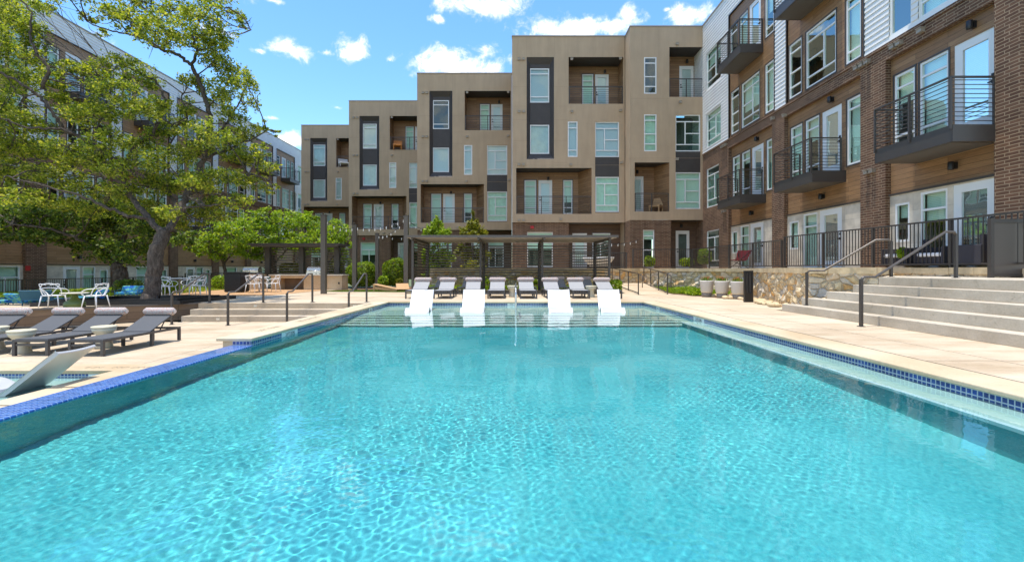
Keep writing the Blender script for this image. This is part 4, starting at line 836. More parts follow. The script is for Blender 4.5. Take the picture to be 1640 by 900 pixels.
# ramp with its two railings
m = MB(); m.face([(4.4,19.6,.002),(6.7,20.4,.002),(7.2,25.0,.34),(5.0,25.2,.34)]); struct(m.build('ramp', 'deck'))
def ramp_rail(P, lb):
    o = tuple(P[0]); t = thing('ramp_railing', lb, 'railing', o, group='thin railings at the ramp'); A, Bq = Vector(P[0]), Vector(P[1]); m = MB()
    for z in (.08, .88): m.bar(A+Vector((0,0,z)), Bq+Vector((0,0,z)), .035, .035)
    m.tube([Bq+Vector((0,0,.88)), Bq+(Bq-A)*.12+Vector((0,0,.84)), Bq+(Bq-A)*.12+Vector((0,0,.35))], .018, 8); m.build('rail', 'bronze', t, o=o)
    for k in range(4): p = A.lerp(Bq, k/3); m = MB(); m.box(p.x-.02, p.y-.02, p.z, p.x+.02, p.y+.02, p.z+.88); m.build('post', 'bronze', t, o=o)
ramp_rail([(5.15,24.4,.25),(5.3,19.9,.0)], 'thin dark railing along the left side of the ramp'); ramp_rail([(6.95,25.0,.3),(6.65,20.3,.0)], 'thin dark railing along the right side of the ramp')
def bollard(loc, lb, h=1.03):
    t = thing('bollard_light', lb, 'bollard', loc, group='black slotted bollard lights'); m = MB(); m.box(-.14,-.05,0,.14,.05,h*.3); m.box(-.14,-.05,h*.3,-.08,.05,h); m.box(.08,-.05,h*.3,.14,.05,h); m.box(-.08,-.05,h*.92,.08,.05,h); m.box(-.02,-.04,h*.3,.02,.04,h*.92); m.build('housing', 'black_metal', t, bevel=.004); m = MB(); m.box(-.08,.0,h*.3,-.021,.01,h*.92); m.box(.021,.0,h*.3,.08,.01,h*.92); m.build('lens', 'soffit', t)
bollard((7.72, 15.5, 0), 'black bollard light beside the three planters'); bollard((8.35, 23.2, 0), 'black bollard light on the grass in front of the stone wall'); bollard((7.4, 25.8, .1), 'black bollard light behind the ramp railing')
# three tall planters
for k, (x, y) in enumerate(((7.55,18.4), (7.85,17.75), (8.15,17.1))):
    t = thing('planter', ('grey planter of orange flowers farthest from the bollard', 'middle grey planter of orange flowers in the row of three', 'grey planter of orange flowers nearest the bollard')[k], 'planter', (x, y, 0), group='grey planters by the stone wall')
    m = MB(); m.lathe([(.24,.2),(.27,.3),(.31,.72),(.315,.78),(.28,.78),(.27,.70)], n=26); m.build('pot', 'planter_grey', t); m = MB(); m.lathe([(.22,0),(.235,.2)], n=26); m.build('foot', 'planter_base', t)
    t.scale = (.82, .82, .82)
    r = np.random.default_rng(k); m = MB()
    for _ in range(90):
        a = r.uniform(0,6.28); q = r.uniform(0,.25); p = Vector((q*math.cos(a), q*math.sin(a), .72)); e = p+Vector((r.normal(0,.07), r.normal(0,.07), r.uniform(.1,.24))); s = Vector((r.normal(0,1), r.normal(0,1), 0)).normalized()*.016; m.face([p-s, p+s, e+s*.6, e-s*.6])
    m.build('foliage', 'grass_leaf', t); m = MB()
    for _ in range(45):
        a = r.uniform(0,6.28); q = r.uniform(0,.27); m.lathe([(.004,0),(.018,.012),(.004,.03)], (q*math.cos(a), q*math.sin(a), .84+r.uniform(-.02,.1)), 5)
    m.build('blossom', 'flower', t)
# ---------------------------------------------------------------- pergolas
def slats(m, A, Bq, z0, z1, n, h=.085, th=.03, gap=None):
    for k in range(n): z = z0+(z1-z0)*k/(n-1); m.bar((A[0],A[1],z), (Bq[0],Bq[1],z), th, h)
t = thing('pergola', 'long dark slatted pergola behind the far loungers', 'pergola', (0, 24.3, 0)); o = (0,24.3,0); px_ = (-4.33, -1.45, 1.40, 4.24)
for x in px_:
    m = MB(); m.box(x-.075, 24.2, 0, x+.075, 24.35, 2.42); m.build('post', 'bronze', t, o=o)
for i in range(3): m = MB(); slats(m, (px_[i]+.08, 24.3), (px_[i+1]-.08, 24.3), .62, 2.25, 13, .052); m.build('slat_screen', 'bronze_light', t, o=o)  # paler bronze on back and side screens: light on the slats put into colour
for x in px_:
    m = MB(); slats(m, (x, 22.0 if x not in (px_[0], px_[-1]) else 20.8), (x, 24.19), .62, 2.25, 13, .052); y0 = 22.0 if x not in (px_[0], px_[-1]) else 20.75; m.build('side_screen', 'bronze_light', t, o=o)
    m = MB(); m.box(x-.05, y0-.1, 0, x+.05, y0, 2.42); m.build('post', 'bronze', t, o=o)
m = MB(); m.box(-4.55, 20.35, 2.44, 4.55, 24.45, 2.52); m.build('roof', 'pergola_roof', t, o=o)
m = MB()
for x in px_: m.box(x-.04, 20.45, 2.34, x+.04, 24.3, 2.438)
m.box(-4.56, 20.3, 2.43, 4.56, 20.349, 2.535); m.build('beam', 'bronze_light', t, o=o)
t = thing('grill_pergola', 'dark slatted pergola over the outdoor grill counter', 'pergola', (-11, 26.6, 0)); o = (-11,26.6,0); gx = (-13.6, -11.72, -9.75)
for x in gx: m = MB(); m.box(x-.13, 26.35, .7, x+.13, 26.6, 2.3); m.build('post', 'bronze', t, o=o)
m = MB(); slats(m, (-14.0, 26.75), (-9.1, 26.75), .85, 2.15, 10, .06); m.build('slat_screen', 'bronze_light', t, o=o)
m = MB()
for k in range(14): y = 25.35+.13*k; m.box(-14.1, y, 2.36, -9.25, y+.05, 2.46)
m.build('roof_slats', 'bronze', t, o=o)
m = MB(); m.box(-14.0, 25.45, 2.28, -9.35, 25.53, 2.355); m.box(-14.0, 26.61, 2.28, -9.35, 26.7, 2.355); m.build('beam', 'bronze_light', t, o=o)
t = thing('grill_counter', 'tan stone grill counter with an open niche', 'counter', (-10.8, 24.9, 0)); o = (-10.8,24.9,0); m = MB()
m.box(-12.55,24.7,0,-12.1,25.6,.72); m.box(-10.85,24.7,0,-8.85,25.6,.72); m.box(-12.1,24.7,.6,-10.85,25.6,.72); m.box(-12.1,25.3,0,-10.85,25.6,.6); m.build('base', 'counter_stone', t, o=o, bevel=.01)
m = MB(); m.box(-12.1,25.28,.0,-10.85,25.299,.6); m.build('niche_back', 'counter_niche', t, o=o); m = MB(); m.box(-12.65,24.64,.721,-8.8,25.65,.79); m.build('worktop', 'counter_top', t, o=o, bevel=.008)
m = MB(); m.box(-9.05,24.69,.3,-8.97,24.699,.4); m.build('socket', 'ink', t, o=o); m = MB(); m.box(-10.0,24.685,.12,-9.6,24.699,.5); m.build('cabinet_door', 'counter_stone', t, o=o)
def grill(x, y, z, lb, ped):
    t = thing('gas_grill', lb, 'grill', (x,y,z), group='steel gas grills'); m = MB(); prof = [(0,.10),(0,.22),(.06,.34),(.18,.40),(.34,.38),(.44,.24),(.44,.10)]; n = len(prof)
    for s in (-.4, .4): m.face([(s, p, q) for p, q in prof])
    for i in range(n-1): m.face([(-.4,*prof[i]), (.4,*prof[i]), (.4,*prof[i+1]), (-.4,*prof[i+1])])
    m.build('lid', 'steel', t); m = MB(); m.box(-.42,-.02,0,.42,.46,.099); m.build('body', 'frame_grey' if ped else 'steel', t); m = MB(); m.tube([(-.3,-.05,.2),(.3,-.05,.2)], .014, 8); m.build('handle', 'steel', t)
    m = MB()
    for k in range(4): m.box(-.3+.2*k-.02,-.05,.03,-.3+.2*k+.02,-.021,.07)
    m.build('knob', 'ink', t)
    if ped: m = MB(); m.box(-.55,-.04,-.8,.55,.6,-.001); m.build('cabinet', 'counter_stone', t)
grill(-10.35, 24.85, .79, 'steel gas grill set on the tan stone counter', 0); grill(-13.9, 25.2, .8, 'gas grill left of the stone counter behind the white chairs', 1)
t = thing('trash_bin', 'black slatted litter bin on the grill patio', 'litter bin', (-12.75, 22.0, 0)); m = MB(); m.box(-.36,-.36,.03,.36,.36,.86); m.build('body', 'black_metal', t, bevel=.01); m = MB()
for k in range(11): m.box(-.38,-.385,.08+.068*k,.38,-.361,.12+.068*k); m.box(.361,-.38,.08+.068*k,.385,.38,.12+.068*k)
m.build('slats', 'ink', t); m = MB(); m.box(-.4,-.4,.90,.4,.4,.95); m.box(-.3,-.3,.86,.3,.3,.90); m.build('lid', 'black_metal', t, bevel=.01)
# string light poles and strings
poles = [(518.5, 470.5, 346, .09), (568, 465.5, 361, .085), (604, 462, 375, .075), (650.5, 465, 347, .095), (698, 455, 366, .07), (717, 452, 377, .06)]
PT = []
for k, (px, pb, ptp, w) in enumerate(poles):
    d = gd(pb) if pb > 453 else 31+1.5*(k-4); x = ux(px, d); z1 = zz(ptp, d); t = thing('light_pole', ('tall brown pole standing in front of the stone grill counter', 'tall brown pole left of the two round shrubs', 'short brown pole between the two round shrubs', 'tall brown pole at the left end of the pergola', 'brown pole rising behind the slender tree', 'shorter brown pole behind the pergola roof')[k], 'pole', (x, d, 0), group='brown string light poles')
    m = MB(); m.box(-w*1.15,-w*1.15,0,w*1.15,w*1.15,z1); m.build('post', 'bronze_light', t); m = MB(); m.box(-w*1.3,-w*1.3,z1,w*1.3,w*1.3,z1+.05); m.tube([(0,0,z1+.05),(0,-.08,z1+.12)], .015, 6); m.build('cap', 'bronze', t); PT.append(Vector((x, d, z1-.1)))
def strings(a, b, sag, lb, nb):
    P = [a.lerp(b, k/20)-Vector((0,0,sag*4*(k/20)*(1-k/20))) for k in range(21)]; o = tuple(a); t = thing('string_lights', lb, 'string lights', o, group='sagging bulb strings'); m = MB(); m.tube(P, .012, 5); m.build('cable', 'ink', t, o=o)
    for k in range(nb):
        f = (k+.5)/nb; p = a.lerp(b, f)-Vector((0,0,sag*4*f*(1-f))); m = MB(); m.lathe([(.012,-.14),(.024,-.11),(.024,-.07),(.014,-.04),(.014,0)], p, 8); m.build('bulb', 'bulb', t, o=o)
strings(PT[1], PT[3], .25, 'bulb string between the tallest pole and the pole left of the shrubs', 9); strings(PT[3], PT[2], .3, 'bulb string from pergola pole to the short pole between the shrubs', 7); strings(PT[2], PT[4], .3, 'bulb string from the short pole back to the slender trees', 7); strings(PT[3], PT[4], .3, 'bulb string from pergola pole back to the slender trees', 6); strings(PT[0], PT[1], .25, 'bulb string between the pole by the grill and its neighbour', 5)
strings(Vector((4.6,24.4,2.45)), Vector((7.2,26.9,2.75)), .15, 'bulb string from the pergola roof to the brick corner', 6)
# ---------------------------------------------------------------- fences
def fence(name, P, z, h, lb, step=.115, bars=True, cat='fence', every=2.2):
    o = (P[0][0], P[0][1], z); t = thing(name, lb, cat, o); m = MB(); r = MB()
    for a, b in zip(P[:-1], P[1:]):
        A, Bq = Vector((*a,0)), Vector((*b,0)); L_ = (Bq-A).length; n = max(1, int(L_/step))
        for k in range(n): p = A.lerp(Bq, (k+.5)/n); m.box(p.x-.009, p.y-.009, z+.08, p.x+.009, p.y+.009, z+h-.03)
        for zz_ in (z+.08, z+h-.02): r.bar((A.x,A.y,zz_), (Bq.x,Bq.y,zz_), .05, .04)
        k2 = max(1, round(L_/every))
        for k in range(0 if a == P[0] else 1, k2+1): p = A.lerp(Bq, k/k2); q = MB(); q.box(p.x-.03,p.y-.03,z-.02,p.x+.03,p.y+.03,z+h); q.build('post', 'bronze', t, o=o)
    m.build('pickets', 'bronze', t, o=o); r.build('rail', 'bronze', t, o=o); return t
fence('fence', [(10.55,9.0),(10.35,13.6),(10.05,17.5)], TZ, 1.16, 'bronze picket fence along the terrace above the right steps')
fence('fence', [(10.0,17.6),(9.75,25.6)], TZ, 1.05, 'bronze picket fence along the terrace above the three planters'); fence('fence', [(6.55,25.7),(9.7,25.7)], TZ, 1.05, 'bronze picket fence across the brick corner house patio'); fence('fence', [(3.2,25.7),(6.2,25.7)], TZ, .86, 'lower bronze picket fence behind the pergola end')
fence('fence', [(-23.0,18.0),(-22.9,33.0)], -.35, .95, 'bronze picket fence before the left apartment block'); fence('fence', [(-22.8,33.1),(-20.5,44.0)], -.2, 1.0, 'far bronze picket fence behind the lime trees')
t = thing('gate', 'dark solid metal gate panel at the top of the right steps', 'gate', (10.3, 9.9, .9)); o = (10.3,9.9,.9); m = MB(); m.box(10.0,9.86,.98,10.72,9.9,2.04); m.build('panel', 'bronze_light', t, o=o); m = MB()
for x in (9.97, 10.75): m.box(x-.035,9.84,.9,x+.035,9.92,2.14)
m.box(9.97,9.845,2.04,10.75,9.915,2.12); m.box(9.97,9.845,.92,10.75,9.915,.98); m.build('frame', 'bronze', t, o=o)
m = MB(); m.box(10.78,9.8,.9,11.5,9.86,1.9); m.build('side_panel', 'bronze', t, o=o); m = MB(); m.lathe([(.05,0),(.09,.03),(.09,.12),(.03,.15)], (10.86,9.76,1.95), 14); m.build('lock_box', 'steel', t, o=o)
# ---------------------------------------------------------------- chairs and tables
def loop_chair(name, lb, loc, rz, s=1, seat=.46, group=None):
    t = thing(name, lb, 'chair', loc, rz, group); W2, D2, h = .27, .26, seat; m = MB(); m.lathe([(.24,-.03),(.265,-.012),(.262,.0),(.2,.004)], (0,0,h), 22, 1, .95); m.build('seat', 'white_chair', t)
    for sx in (-1, 1):
        for sy in (-1, 1): m = MB(); m.tube([(sx*.2,sy*.19,h-.01),(sx*.255,sy*.25,0)], [.022,.014], 8); m.build('leg', 'white_chair', t)
    m = MB(); top = h+.38       # three crossing back loops: arms, a tall bow and a pair of ears
    m.tube(bez([(-.22,-.2,h),(-.30,-.22,h+.1),(-.31,-.05,h+.2),(-.26,.16,h+.23),(0,.27,h+.26),(.26,.16,h+.23),(.31,-.05,h+.2),(.30,-.22,h+.1),(.22,-.2,h)], 6), .015, 7)
    m.tube(bez([(-.24,.05,h),(-.25,.14,h+.2),(-.17,.24,top-.02),(0,.28,top+.02),(.17,.24,top-.02),(.25,.14,h+.2),(.24,.05,h)], 6), .015, 7)
    for sx in (-1, 1): m.tube(bez([(sx*.05,.24,h),(sx*.14,.25,h+.14),(sx*.25,.21,top-.03),(sx*.20,.24,top+.01),(sx*.05,.28,top-.03)], 6), .013, 7)
    m.build('backrest', 'white_chair', t)
    if s != 1: t.scale = (s*1.12, s, s) if s < .9 else (s, s, s)
    return t
g = 'white loop back chairs on the patio'
loop_chair('loop_chair', 'white loop chair facing away beside the green bell table', (-13.0,13.45,0), R(196), .82, .42, g); loop_chair('loop_chair', 'white loop chair in side view right of the green bell table', (-11.75,13.4,0), R(-88), .82, .42, g)
def table(name, lb, loc, r, h, basem, bell):
    t = thing(name, lb, 'table', loc); m = MB(); m.lathe([(r*.9,0),(r,.008),(r,.025),(r*.9,.03)], (0,0,h-.03), 30); m.build('top', 'table_top' if bell else 'white_chair', t); m = MB()
    m.lathe([(.24,0),(.245,.10),(.23,.15),(.10,.24),(.06,.34),(.055,h-.031)] if bell else [(.22,0),(.22,.015),(.03,.03),(.03,h-.031)], n=24); m.build('base', basem, t); return t
table('side_table', 'round table on a green bell foot between the white loop chairs', (-12.35,13.4,0), .32, .42, 'green_ceramic', 1)
table('dining_table', 'round white dining table with chairs left of the black bin', (-13.45,19.2,0), .42, .72, 'steel', 0)
for k, (x, y, rz, lb) in enumerate(((-14.15,19.1,90,'white dining chair on the left side of the left patio table'), (-13.4,18.45,185,'white dining chair in front of the left patio table'), (-12.7,19.2,-85,'white dining chair on the right side of the left patio table'), (-13.5,19.95,0,'white dining chair behind the left patio table'))): loop_chair('loop_chair', lb, (x,y,0), R(rz), .92, .46, g)
table('dining_table', 'round white dining table with chairs right of the black bin', (-11.85,22.3,0), .42, .72, 'steel', 0)
for k, (x, y, rz, lb) in enumerate(((-12.15,22.9,60,'white dining chair between the black bin and the right patio table'), (-11.8,21.6,178,'white dining chair in front of the right patio table'), (-11.2,22.3,-90,'white dining chair on the right side of the right patio table'))): loop_chair('loop_chair', lb, (x,y,0), R(rz), .92, .46, g)
def low_seat(lb, loc, rz, w=1.0):
    t = thing('low_chair', lb, 'lounge chair', loc, R(rz), 'low chairs in blue tropical fabric'); m = MB(); m.box(-w/2,-.35,.2,w/2,.35,.34); m.build('seat', 'blue_fabric', t, bevel=.05); m = MB(); m.bar((0,.3,.3),(0,.5,.62),w,.1); m.build('backrest', 'blue_fabric', t, bevel=.04); m = MB()
    for x in (-w/2, w/2): m.tube([(x,-.33,0),(x,-.33,.4),(x,.35,.45),(x,.35,0)], .018, 6)
    m.build('frame', 'blue_mesh', t); t.scale = (.85, .85, .72)
low_seat('low blue patterned lounge chair at the left picture edge', (-15.6,14.35,-.1), 150, .8); low_seat('low blue patterned lounge chair just left of the blue mesh chair', (-14.9,14.6,-.1), 165, .7); low_seat('low blue patterned chair behind the green bell table', (-13.9,15.6,-.05), -20, .7); low_seat('low blue patterned chair at the foot of the dark tree', (-14.2,17.6,0), 20, .8)
t = thing('low_chair', 'low dark blue mesh chair before the round green bush', 'lounge chair', (-14.2,14.4,-.05), R(200)); m = MB(); m.box(-.38,-.3,.2,.38,.35,.24); m.build('seat', 'blue_mesh', t); m = MB(); m.bar((0,.33,.24),(0,.45,.5),.76,.03); m.build('backrest', 'blue_mesh', t); m = MB(); [m.tube([(x,y,0),(x,y,.2)], .015, 6) for x in (-.35,.35) for y in (-.28,.33)]; m.build('leg_frame', 'blue_mesh', t)
# cornhole boards on the turf
m = MB(); m.prism([(-9.0,22.6),(-4.0,22.0),(-3.3,24.0),(-4.6,24.4),(-8.4,23.5)], -.01, .022); struct(m.build('turf_base', 'soil_grass'))
for lb, x, y, rz in (('tan cornhole board lying nearest the round shrubs, edge on', -6.0, 22.8, 84), ('cornhole board sloping away on the turf', -5.35, 23.2, 15)):
    t = thing('cornhole_board', lb, 'game board', (x,y,.02), R(rz), 'cornhole boards on the turf'); m = MB(); m.bar((0,-.6,.09),(0,.6,.33),.6,.03); m.build('top', 'board_wood', t); m = MB()
    for s in (-.28,.28): m.bar((s,-.58,.045),(s,.58,.17),.03,.12); m.box(s-.03,.5,0,s+.03,.57,.3)
    m.build('frame', 'board_wood', t)
# terrace furniture
t = thing('butterfly_chair', 'red butterfly chair behind the terrace fence', 'chair', (10.35,21.6,TZ-.03), R(-60)); m = MB(); m.face([(-.3,-.3,.42),(.3,-.3,.42),(.28,.1,.36),(-.28,.1,.36)]); m.face([(-.28,.1,.36),(.28,.1,.36),(.36,.4,.85),(-.36,.4,.85)]); m.build('sling', 'red_fabric', t); m = MB(); m.tube([(-.3,-.3,.42),(.3,.35,0)], .014, 6); m.tube([(.3,-.3,.42),(-.3,.35,0)], .014, 6); m.tube([(-.36,.4,.85),(.3,-.3,0)], .014, 6); m.tube([(.36,.4,.85),(-.3,-.3,0)], .014, 6); m.build('frame', 'black_metal', t)
def arm_chair(lb, loc, rz):
    t = thing('patio_chair', lb, 'armchair', loc, R(rz), 'dark wicker armchairs on the terrace'); m = MB(); m.box(-.35,-.3,.08,.35,.33,.30); m.box(-.35,.33,.08,.35,.42,.78); m.box(-.40,-.32,.08,-.351,.42,.55); m.box(.351,-.32,.08,.40,.42,.55); m.build('body', 'wicker', t, bevel=.02); m = MB(); m.box(-.34,-.32,.301,.34,.32,.40); m.build('cushion', 'cushion_white', t, bevel=.03)
arm_chair('dark wicker armchair with white cushion nearest the brick pier', (10.72,12.95,TZ-.03), -90); arm_chair('dark wicker armchair with white cushion behind the plant pot', (10.75,11.9,TZ-.03), -90); arm_chair('dark wicker armchair before the glazed door by the gate', (10.85,11.0,TZ-.03), 180)
t = thing('hanging_seat', 'white padded round lounge seat behind the low fence', 'lounge seat', (4.9,26.9,TZ-.03)); m = MB(); m.lathe([(.3,0),(.55,.22),(.78,.5),(.85,.66),(.78,.66),(.5,.42)], n=26, sx=1.05); m.build('shell', 'cushion_white', t)
for lb, px, py, d, w, rz, mm in (('white lounge chair on the balcony of the farthest townhouse', 547, 264, 45.2, .9, 30, 'cushion_white'), ('orange armchair on the top balcony behind the lime trees', 634, 241, 38.6, .7, 10, 'orange'), ('wooden folding chair on the low corner house balcony', 1056, 338, 27.0, .65, -40, 'board_wood')):
    t = thing('balcony_chair', lb, 'chair', (ux(px,d), d+.6, {547:10.9,634:10.9,1056:4.36}[px]), R(rz)); m = MB(); m.box(-w/2,-w/2,.3,w/2,w/2,.42); m.build('seat', mm, t, bevel=.02); m = MB(); m.bar((0,w/2-.05,.42),(0,w/2+.1,.9),w,.06); m.build('backrest', mm, t, bevel=.02); m = MB(); [m.box(x-.03,y-.03,0,x+.03,y+.03,.3) for x in (-w/2+.05,w/2-.05) for y in (-w/2+.05,w/2-.05)]; m.build('leg_frame', mm, t)
# ================================================================ vegetation
def leaf_mesh(name, m_, parent, cl, size, o, r, up=.35, aspect=.5):
    """cl: list of (centre, (rx,ry,rz), n). many small folded leaf faces gathered in sub clumps"""
    Ps = []
    for c, rad, n in cl:
        k = max(3, int(n/26)); sub = r.normal(0, 1, (k, 3)); sub /= np.linalg.norm(sub, axis=1)[:, None]; sub *= r.uniform(.25, 1, (k, 1))**.5
        idx = r.integers(0, k, n); p = sub[idx]+r.normal(0, .17, (n, 3)); Ps.append(np.array(c)[None]+p*np.array(rad)[None])
    P = np.concatenate(Ps); n = len(P); nr = r.normal(0, 1, (n, 3)); nr[:, 2] = np.abs(nr[:, 2])+up; nr /= np.linalg.norm(nr, axis=1)[:, None]
    t = np.cross(nr, r.normal(0, 1, (n, 3))); t /= np.linalg.norm(t, axis=1)[:, None]; b = np.cross(nr, t); s = size*r.uniform(.6, 1.35, (n, 1))
    V = np.stack([P-t*s, P+b*s*aspect-nr*s*.15, P+t*s, P-b*s*aspect-nr*s*.15], 1).reshape(-1, 3)-np.array(o)[None]
    me = bpy.data.meshes.new(name); me.vertices.add(len(V)); me.vertices.foreach_set('co', V.astype(np.float32).ravel()); me.loops.add(4*n); me.loops.foreach_set('vertex_index', np.arange(4*n, dtype=np.int32)); me.polygons.add(n); me.polygons.foreach_set('loop_start', np.arange(0, 4*n, 4, dtype=np.int32)); me.update(calc_edges=True); me.materials.append(M(m_))
    ob = bpy.data.objects.new(name, me); C.objects.link(ob); ob.parent = parent; return ob
def limb(m, P, r0, r1, n=8, wob=.04, rr=None):
    q = bez(P, 7); k = len(q); q = [p+Vector(rr.normal(0, wob, 3)) if 0 < i < k-1 else p for i, p in enumerate(q)] if rr is not None else q
    b = len(m.v); m.tube(q, [r0+(r1-r0)*(i/(k-1))**.8 for i in range(k)], n)
    if rr is not None: m.v[b:] = [(x+rr.normal(0, .055)*r0, y+rr.normal(0, .055)*r0, z) for x, y, z in m.v[b:]]
    return q
def twigs(m, pts, cl, r, rad=.022):
    A = np.array([list(p) for p in pts])
    for c, rd, n in cl:
        c = np.array(c); j = int(np.argmin(np.linalg.norm(A-c, axis=1)+.6*np.maximum(0, A[:, 2]-c[2]))); a = Vector(A[j]); b = Vector(c); mid = a.lerp(b, .5)+Vector(r.normal(0, .12, 3))*min(1.5, (b-a).length)
        q = bez([a, mid, b], 5); m.tube(q, [rad*(1.25-i/len(q)) for i in range(len(q))], 5, False)
        for _ in range(6):
            e = b+Vector(r.normal(0, .6, 3)*np.array(rd)); s = q[int(len(q)*r.uniform(.4, .95))]; m.tube([s, s.lerp(e, .5)+Vector(r.normal(0, .06, 3)), e], [rad*.55, rad*.4, rad*.2], 4, False)
# ---- the big oak
r = np.random.default_rng(3); D = 15.5; o = (ux(240,D), D, 0); oak = thing('oak_tree', 'tall leaning oak with sparse crown inside the steel edging', 'tree', o)
def A(px, py, dd=0): return at(px, py, D+dd+1.7*min(1, max(0, (385-py)/95)))   # the crown leans away from the pool
m = MB(); pts = []
pts += limb(m, [A(240,488), A(243,470), A(247,440,.05), A(251,402,.1), A(264,372,.15)], .245, .20, 14, .012, r)
m.tube([A(238,492), A(240,482), A(242,470)], [.33,.28,.245], 14)
L = [([A(264,372,.15), A(285,345,.3), A(300,310,.4), A(320,270,.5), A(331,232,.5), A(336,185,.4), A(321,135,.3), A(306,106,.2), A(284,88,0), A(258,80,-.3), A(238,68,-.6)], .125, .04),
     ([A(262,375,.1), A(238,350,-.2), A(214,318,-.4), A(200,285,-.5), A(192,262,-.6), A(170,248,-.8), A(132,222,-1.1), A(102,204,-1.3), A(82,178,-1.5), A(58,150,-1.6), A(28,130,-1.8), A(-10,112,-2)], .105, .035),
     ([A(198,275,-.5), A(214,240,-.2), A(244,214,0), A(261,182,.2), A(263,155,.2), A(250,132,.2), A(226,118,.3)], .07, .025),
     ([A(306,106,.2), A(314,84,.3), A(310,60,.3), A(322,30,.4), A(350,10,.5), A(385,25,.6), A(402,48,.6)], .055, .018),
     ([A(260,80,-.3), A(268,58,-.2), A(250,30,-.1), A(225,8,0), A(200,-20,0)], .06, .02),
     ([A(262,80,-.3), A(225,60,-.6), A(180,50,-.8), A(140,35,-1)], .05, .015),
     ([A(66,142,-1.6), A(78,112,-1.6), A(60,88,-1.7), A(48,60,-1.8), A(50,20,-1.8), A(20,-10,-2)], .06, .018),
     ([A(132,222,-1.1), A(90,206,-1.6), A(40,204,-2), A(0,186,-2.2)], .055, .018),
     ([A(331,232,.5), A(360,200,1), A(385,160,1.3), A(395,130,1.4)], .06, .015), ([A(325,255,.5), A(365,240,.9), A(400,225,1.2), A(430,208,1.3)], .06, .015), ([A(318,275,.5), A(360,285,.2), A(410,280,0), A(440,298,-.1)], .06, .015),
     ([A(285,345,.3), A(270,300,1), A(262,260,1.4), A(285,200,1.6), A(292,150,1.8)], .065, .018), ([A(285,200,.3), A(300,190,.2), A(275,200,.1)], .03, .02), ([A(238,350,-.2), A(190,340,-.8), A(140,318,-1.4), A(80,300,-2), A(20,285,-2.4)], .065, .018), ([A(214,318,-.4), A(170,290,.6), A(150,240,1.3), A(160,190,1.6), A(180,140,1.7)], .08, .02), ([A(298,312,.4), A(330,330,-.6), A(370,320,-1)], .05, .015)]
for P, a, b in L: pts += limb(m, P, a, b, 9, .025, r)
OC = [(20,30,40,35),(15,82,35,28),(55,50,28,38),(72,95,28,18),(20,130,40,28),(75,130,36,22),(110,112,24,14),(20,185,40,24),(60,200,35,24),(30,235,45,24),(90,240,45,24),(130,190,34,24),(100,160,34,14),(150,112,34,18),(200,100,34,20),(230,125,34,24),(180,140,40,24),(210,170,40,24),(160,180,30,20),(250,165,28,24),
 (182,25,28,18),(222,35,38,24),(260,45,44,28),(220,8,30,12),(290,20,38,20),(330,18,34,20),(310,58,38,24),(350,50,32,24),(374,20,24,14),(391,38,16,12),(142,28,20,12),(155,48,24,9),(340,92,34,24),(370,112,32,28),(394,132,20,28),(350,142,34,24),(310,130,28,20),(398,172,22,24),(360,180,34,24),(390,212,32,20),(418,202,16,14),(440,214,12,8),
 (330,215,38,24),(370,242,38,24),(408,247,28,16),(430,270,20,14),(300,170,24,20),(290,200,28,20),(260,210,28,20),(220,225,34,20),(170,225,34,20),(130,252,34,20),(180,270,38,20),(240,260,38,24),(300,250,38,24),(350,280,38,20),(400,287,32,16),(438,300,18,11),(300,300,38,24),(250,300,38,24),(200,310,38,20),(150,300,38,20),(100,285,38,20),(50,275,38,20),(10,270,28,20),(330,322,34,16),(280,338,28,16),(378,320,34,14),(235,330,34,18),(90,320,38,16),(40,312,38,16),(160,335,34,14),(10,300,30,16),(300,345,34,18),(345,345,30,14),(260,350,28,14),(320,290,34,18),(275,285,34,18),(410,262,24,14),(-20,60,40,40),(-20,160,40,40),(-20,240,40,40),(-30,0,60,40),(60,0,40,20),(120,-20,60,20),(250,-25,60,20),(330,-20,50,20)]
r = np.random.default_rng(4); cl = []
for px, py, rx, ry in OC:
    k = 2 if rx > 24 else 1
    for q in range(k):
        dd = r.uniform(-1.9, 2.1); c = A(px+(q-.5)*rx*.6*(k-1), py+r.normal(0, ry*.2), dd); s = (D+1.7)/F*.92; cl.append((tuple(c), (rx*s*(.7 if k == 2 else .9), rx*s*.75, ry*s*.85), int(rx*ry*.68)+70))
twigs(m, pts, cl, r); m.build('trunk', 'bark', oak, o=o)
leaf_mesh('crown', 'oak_leaf', oak, cl, .053, o, r)
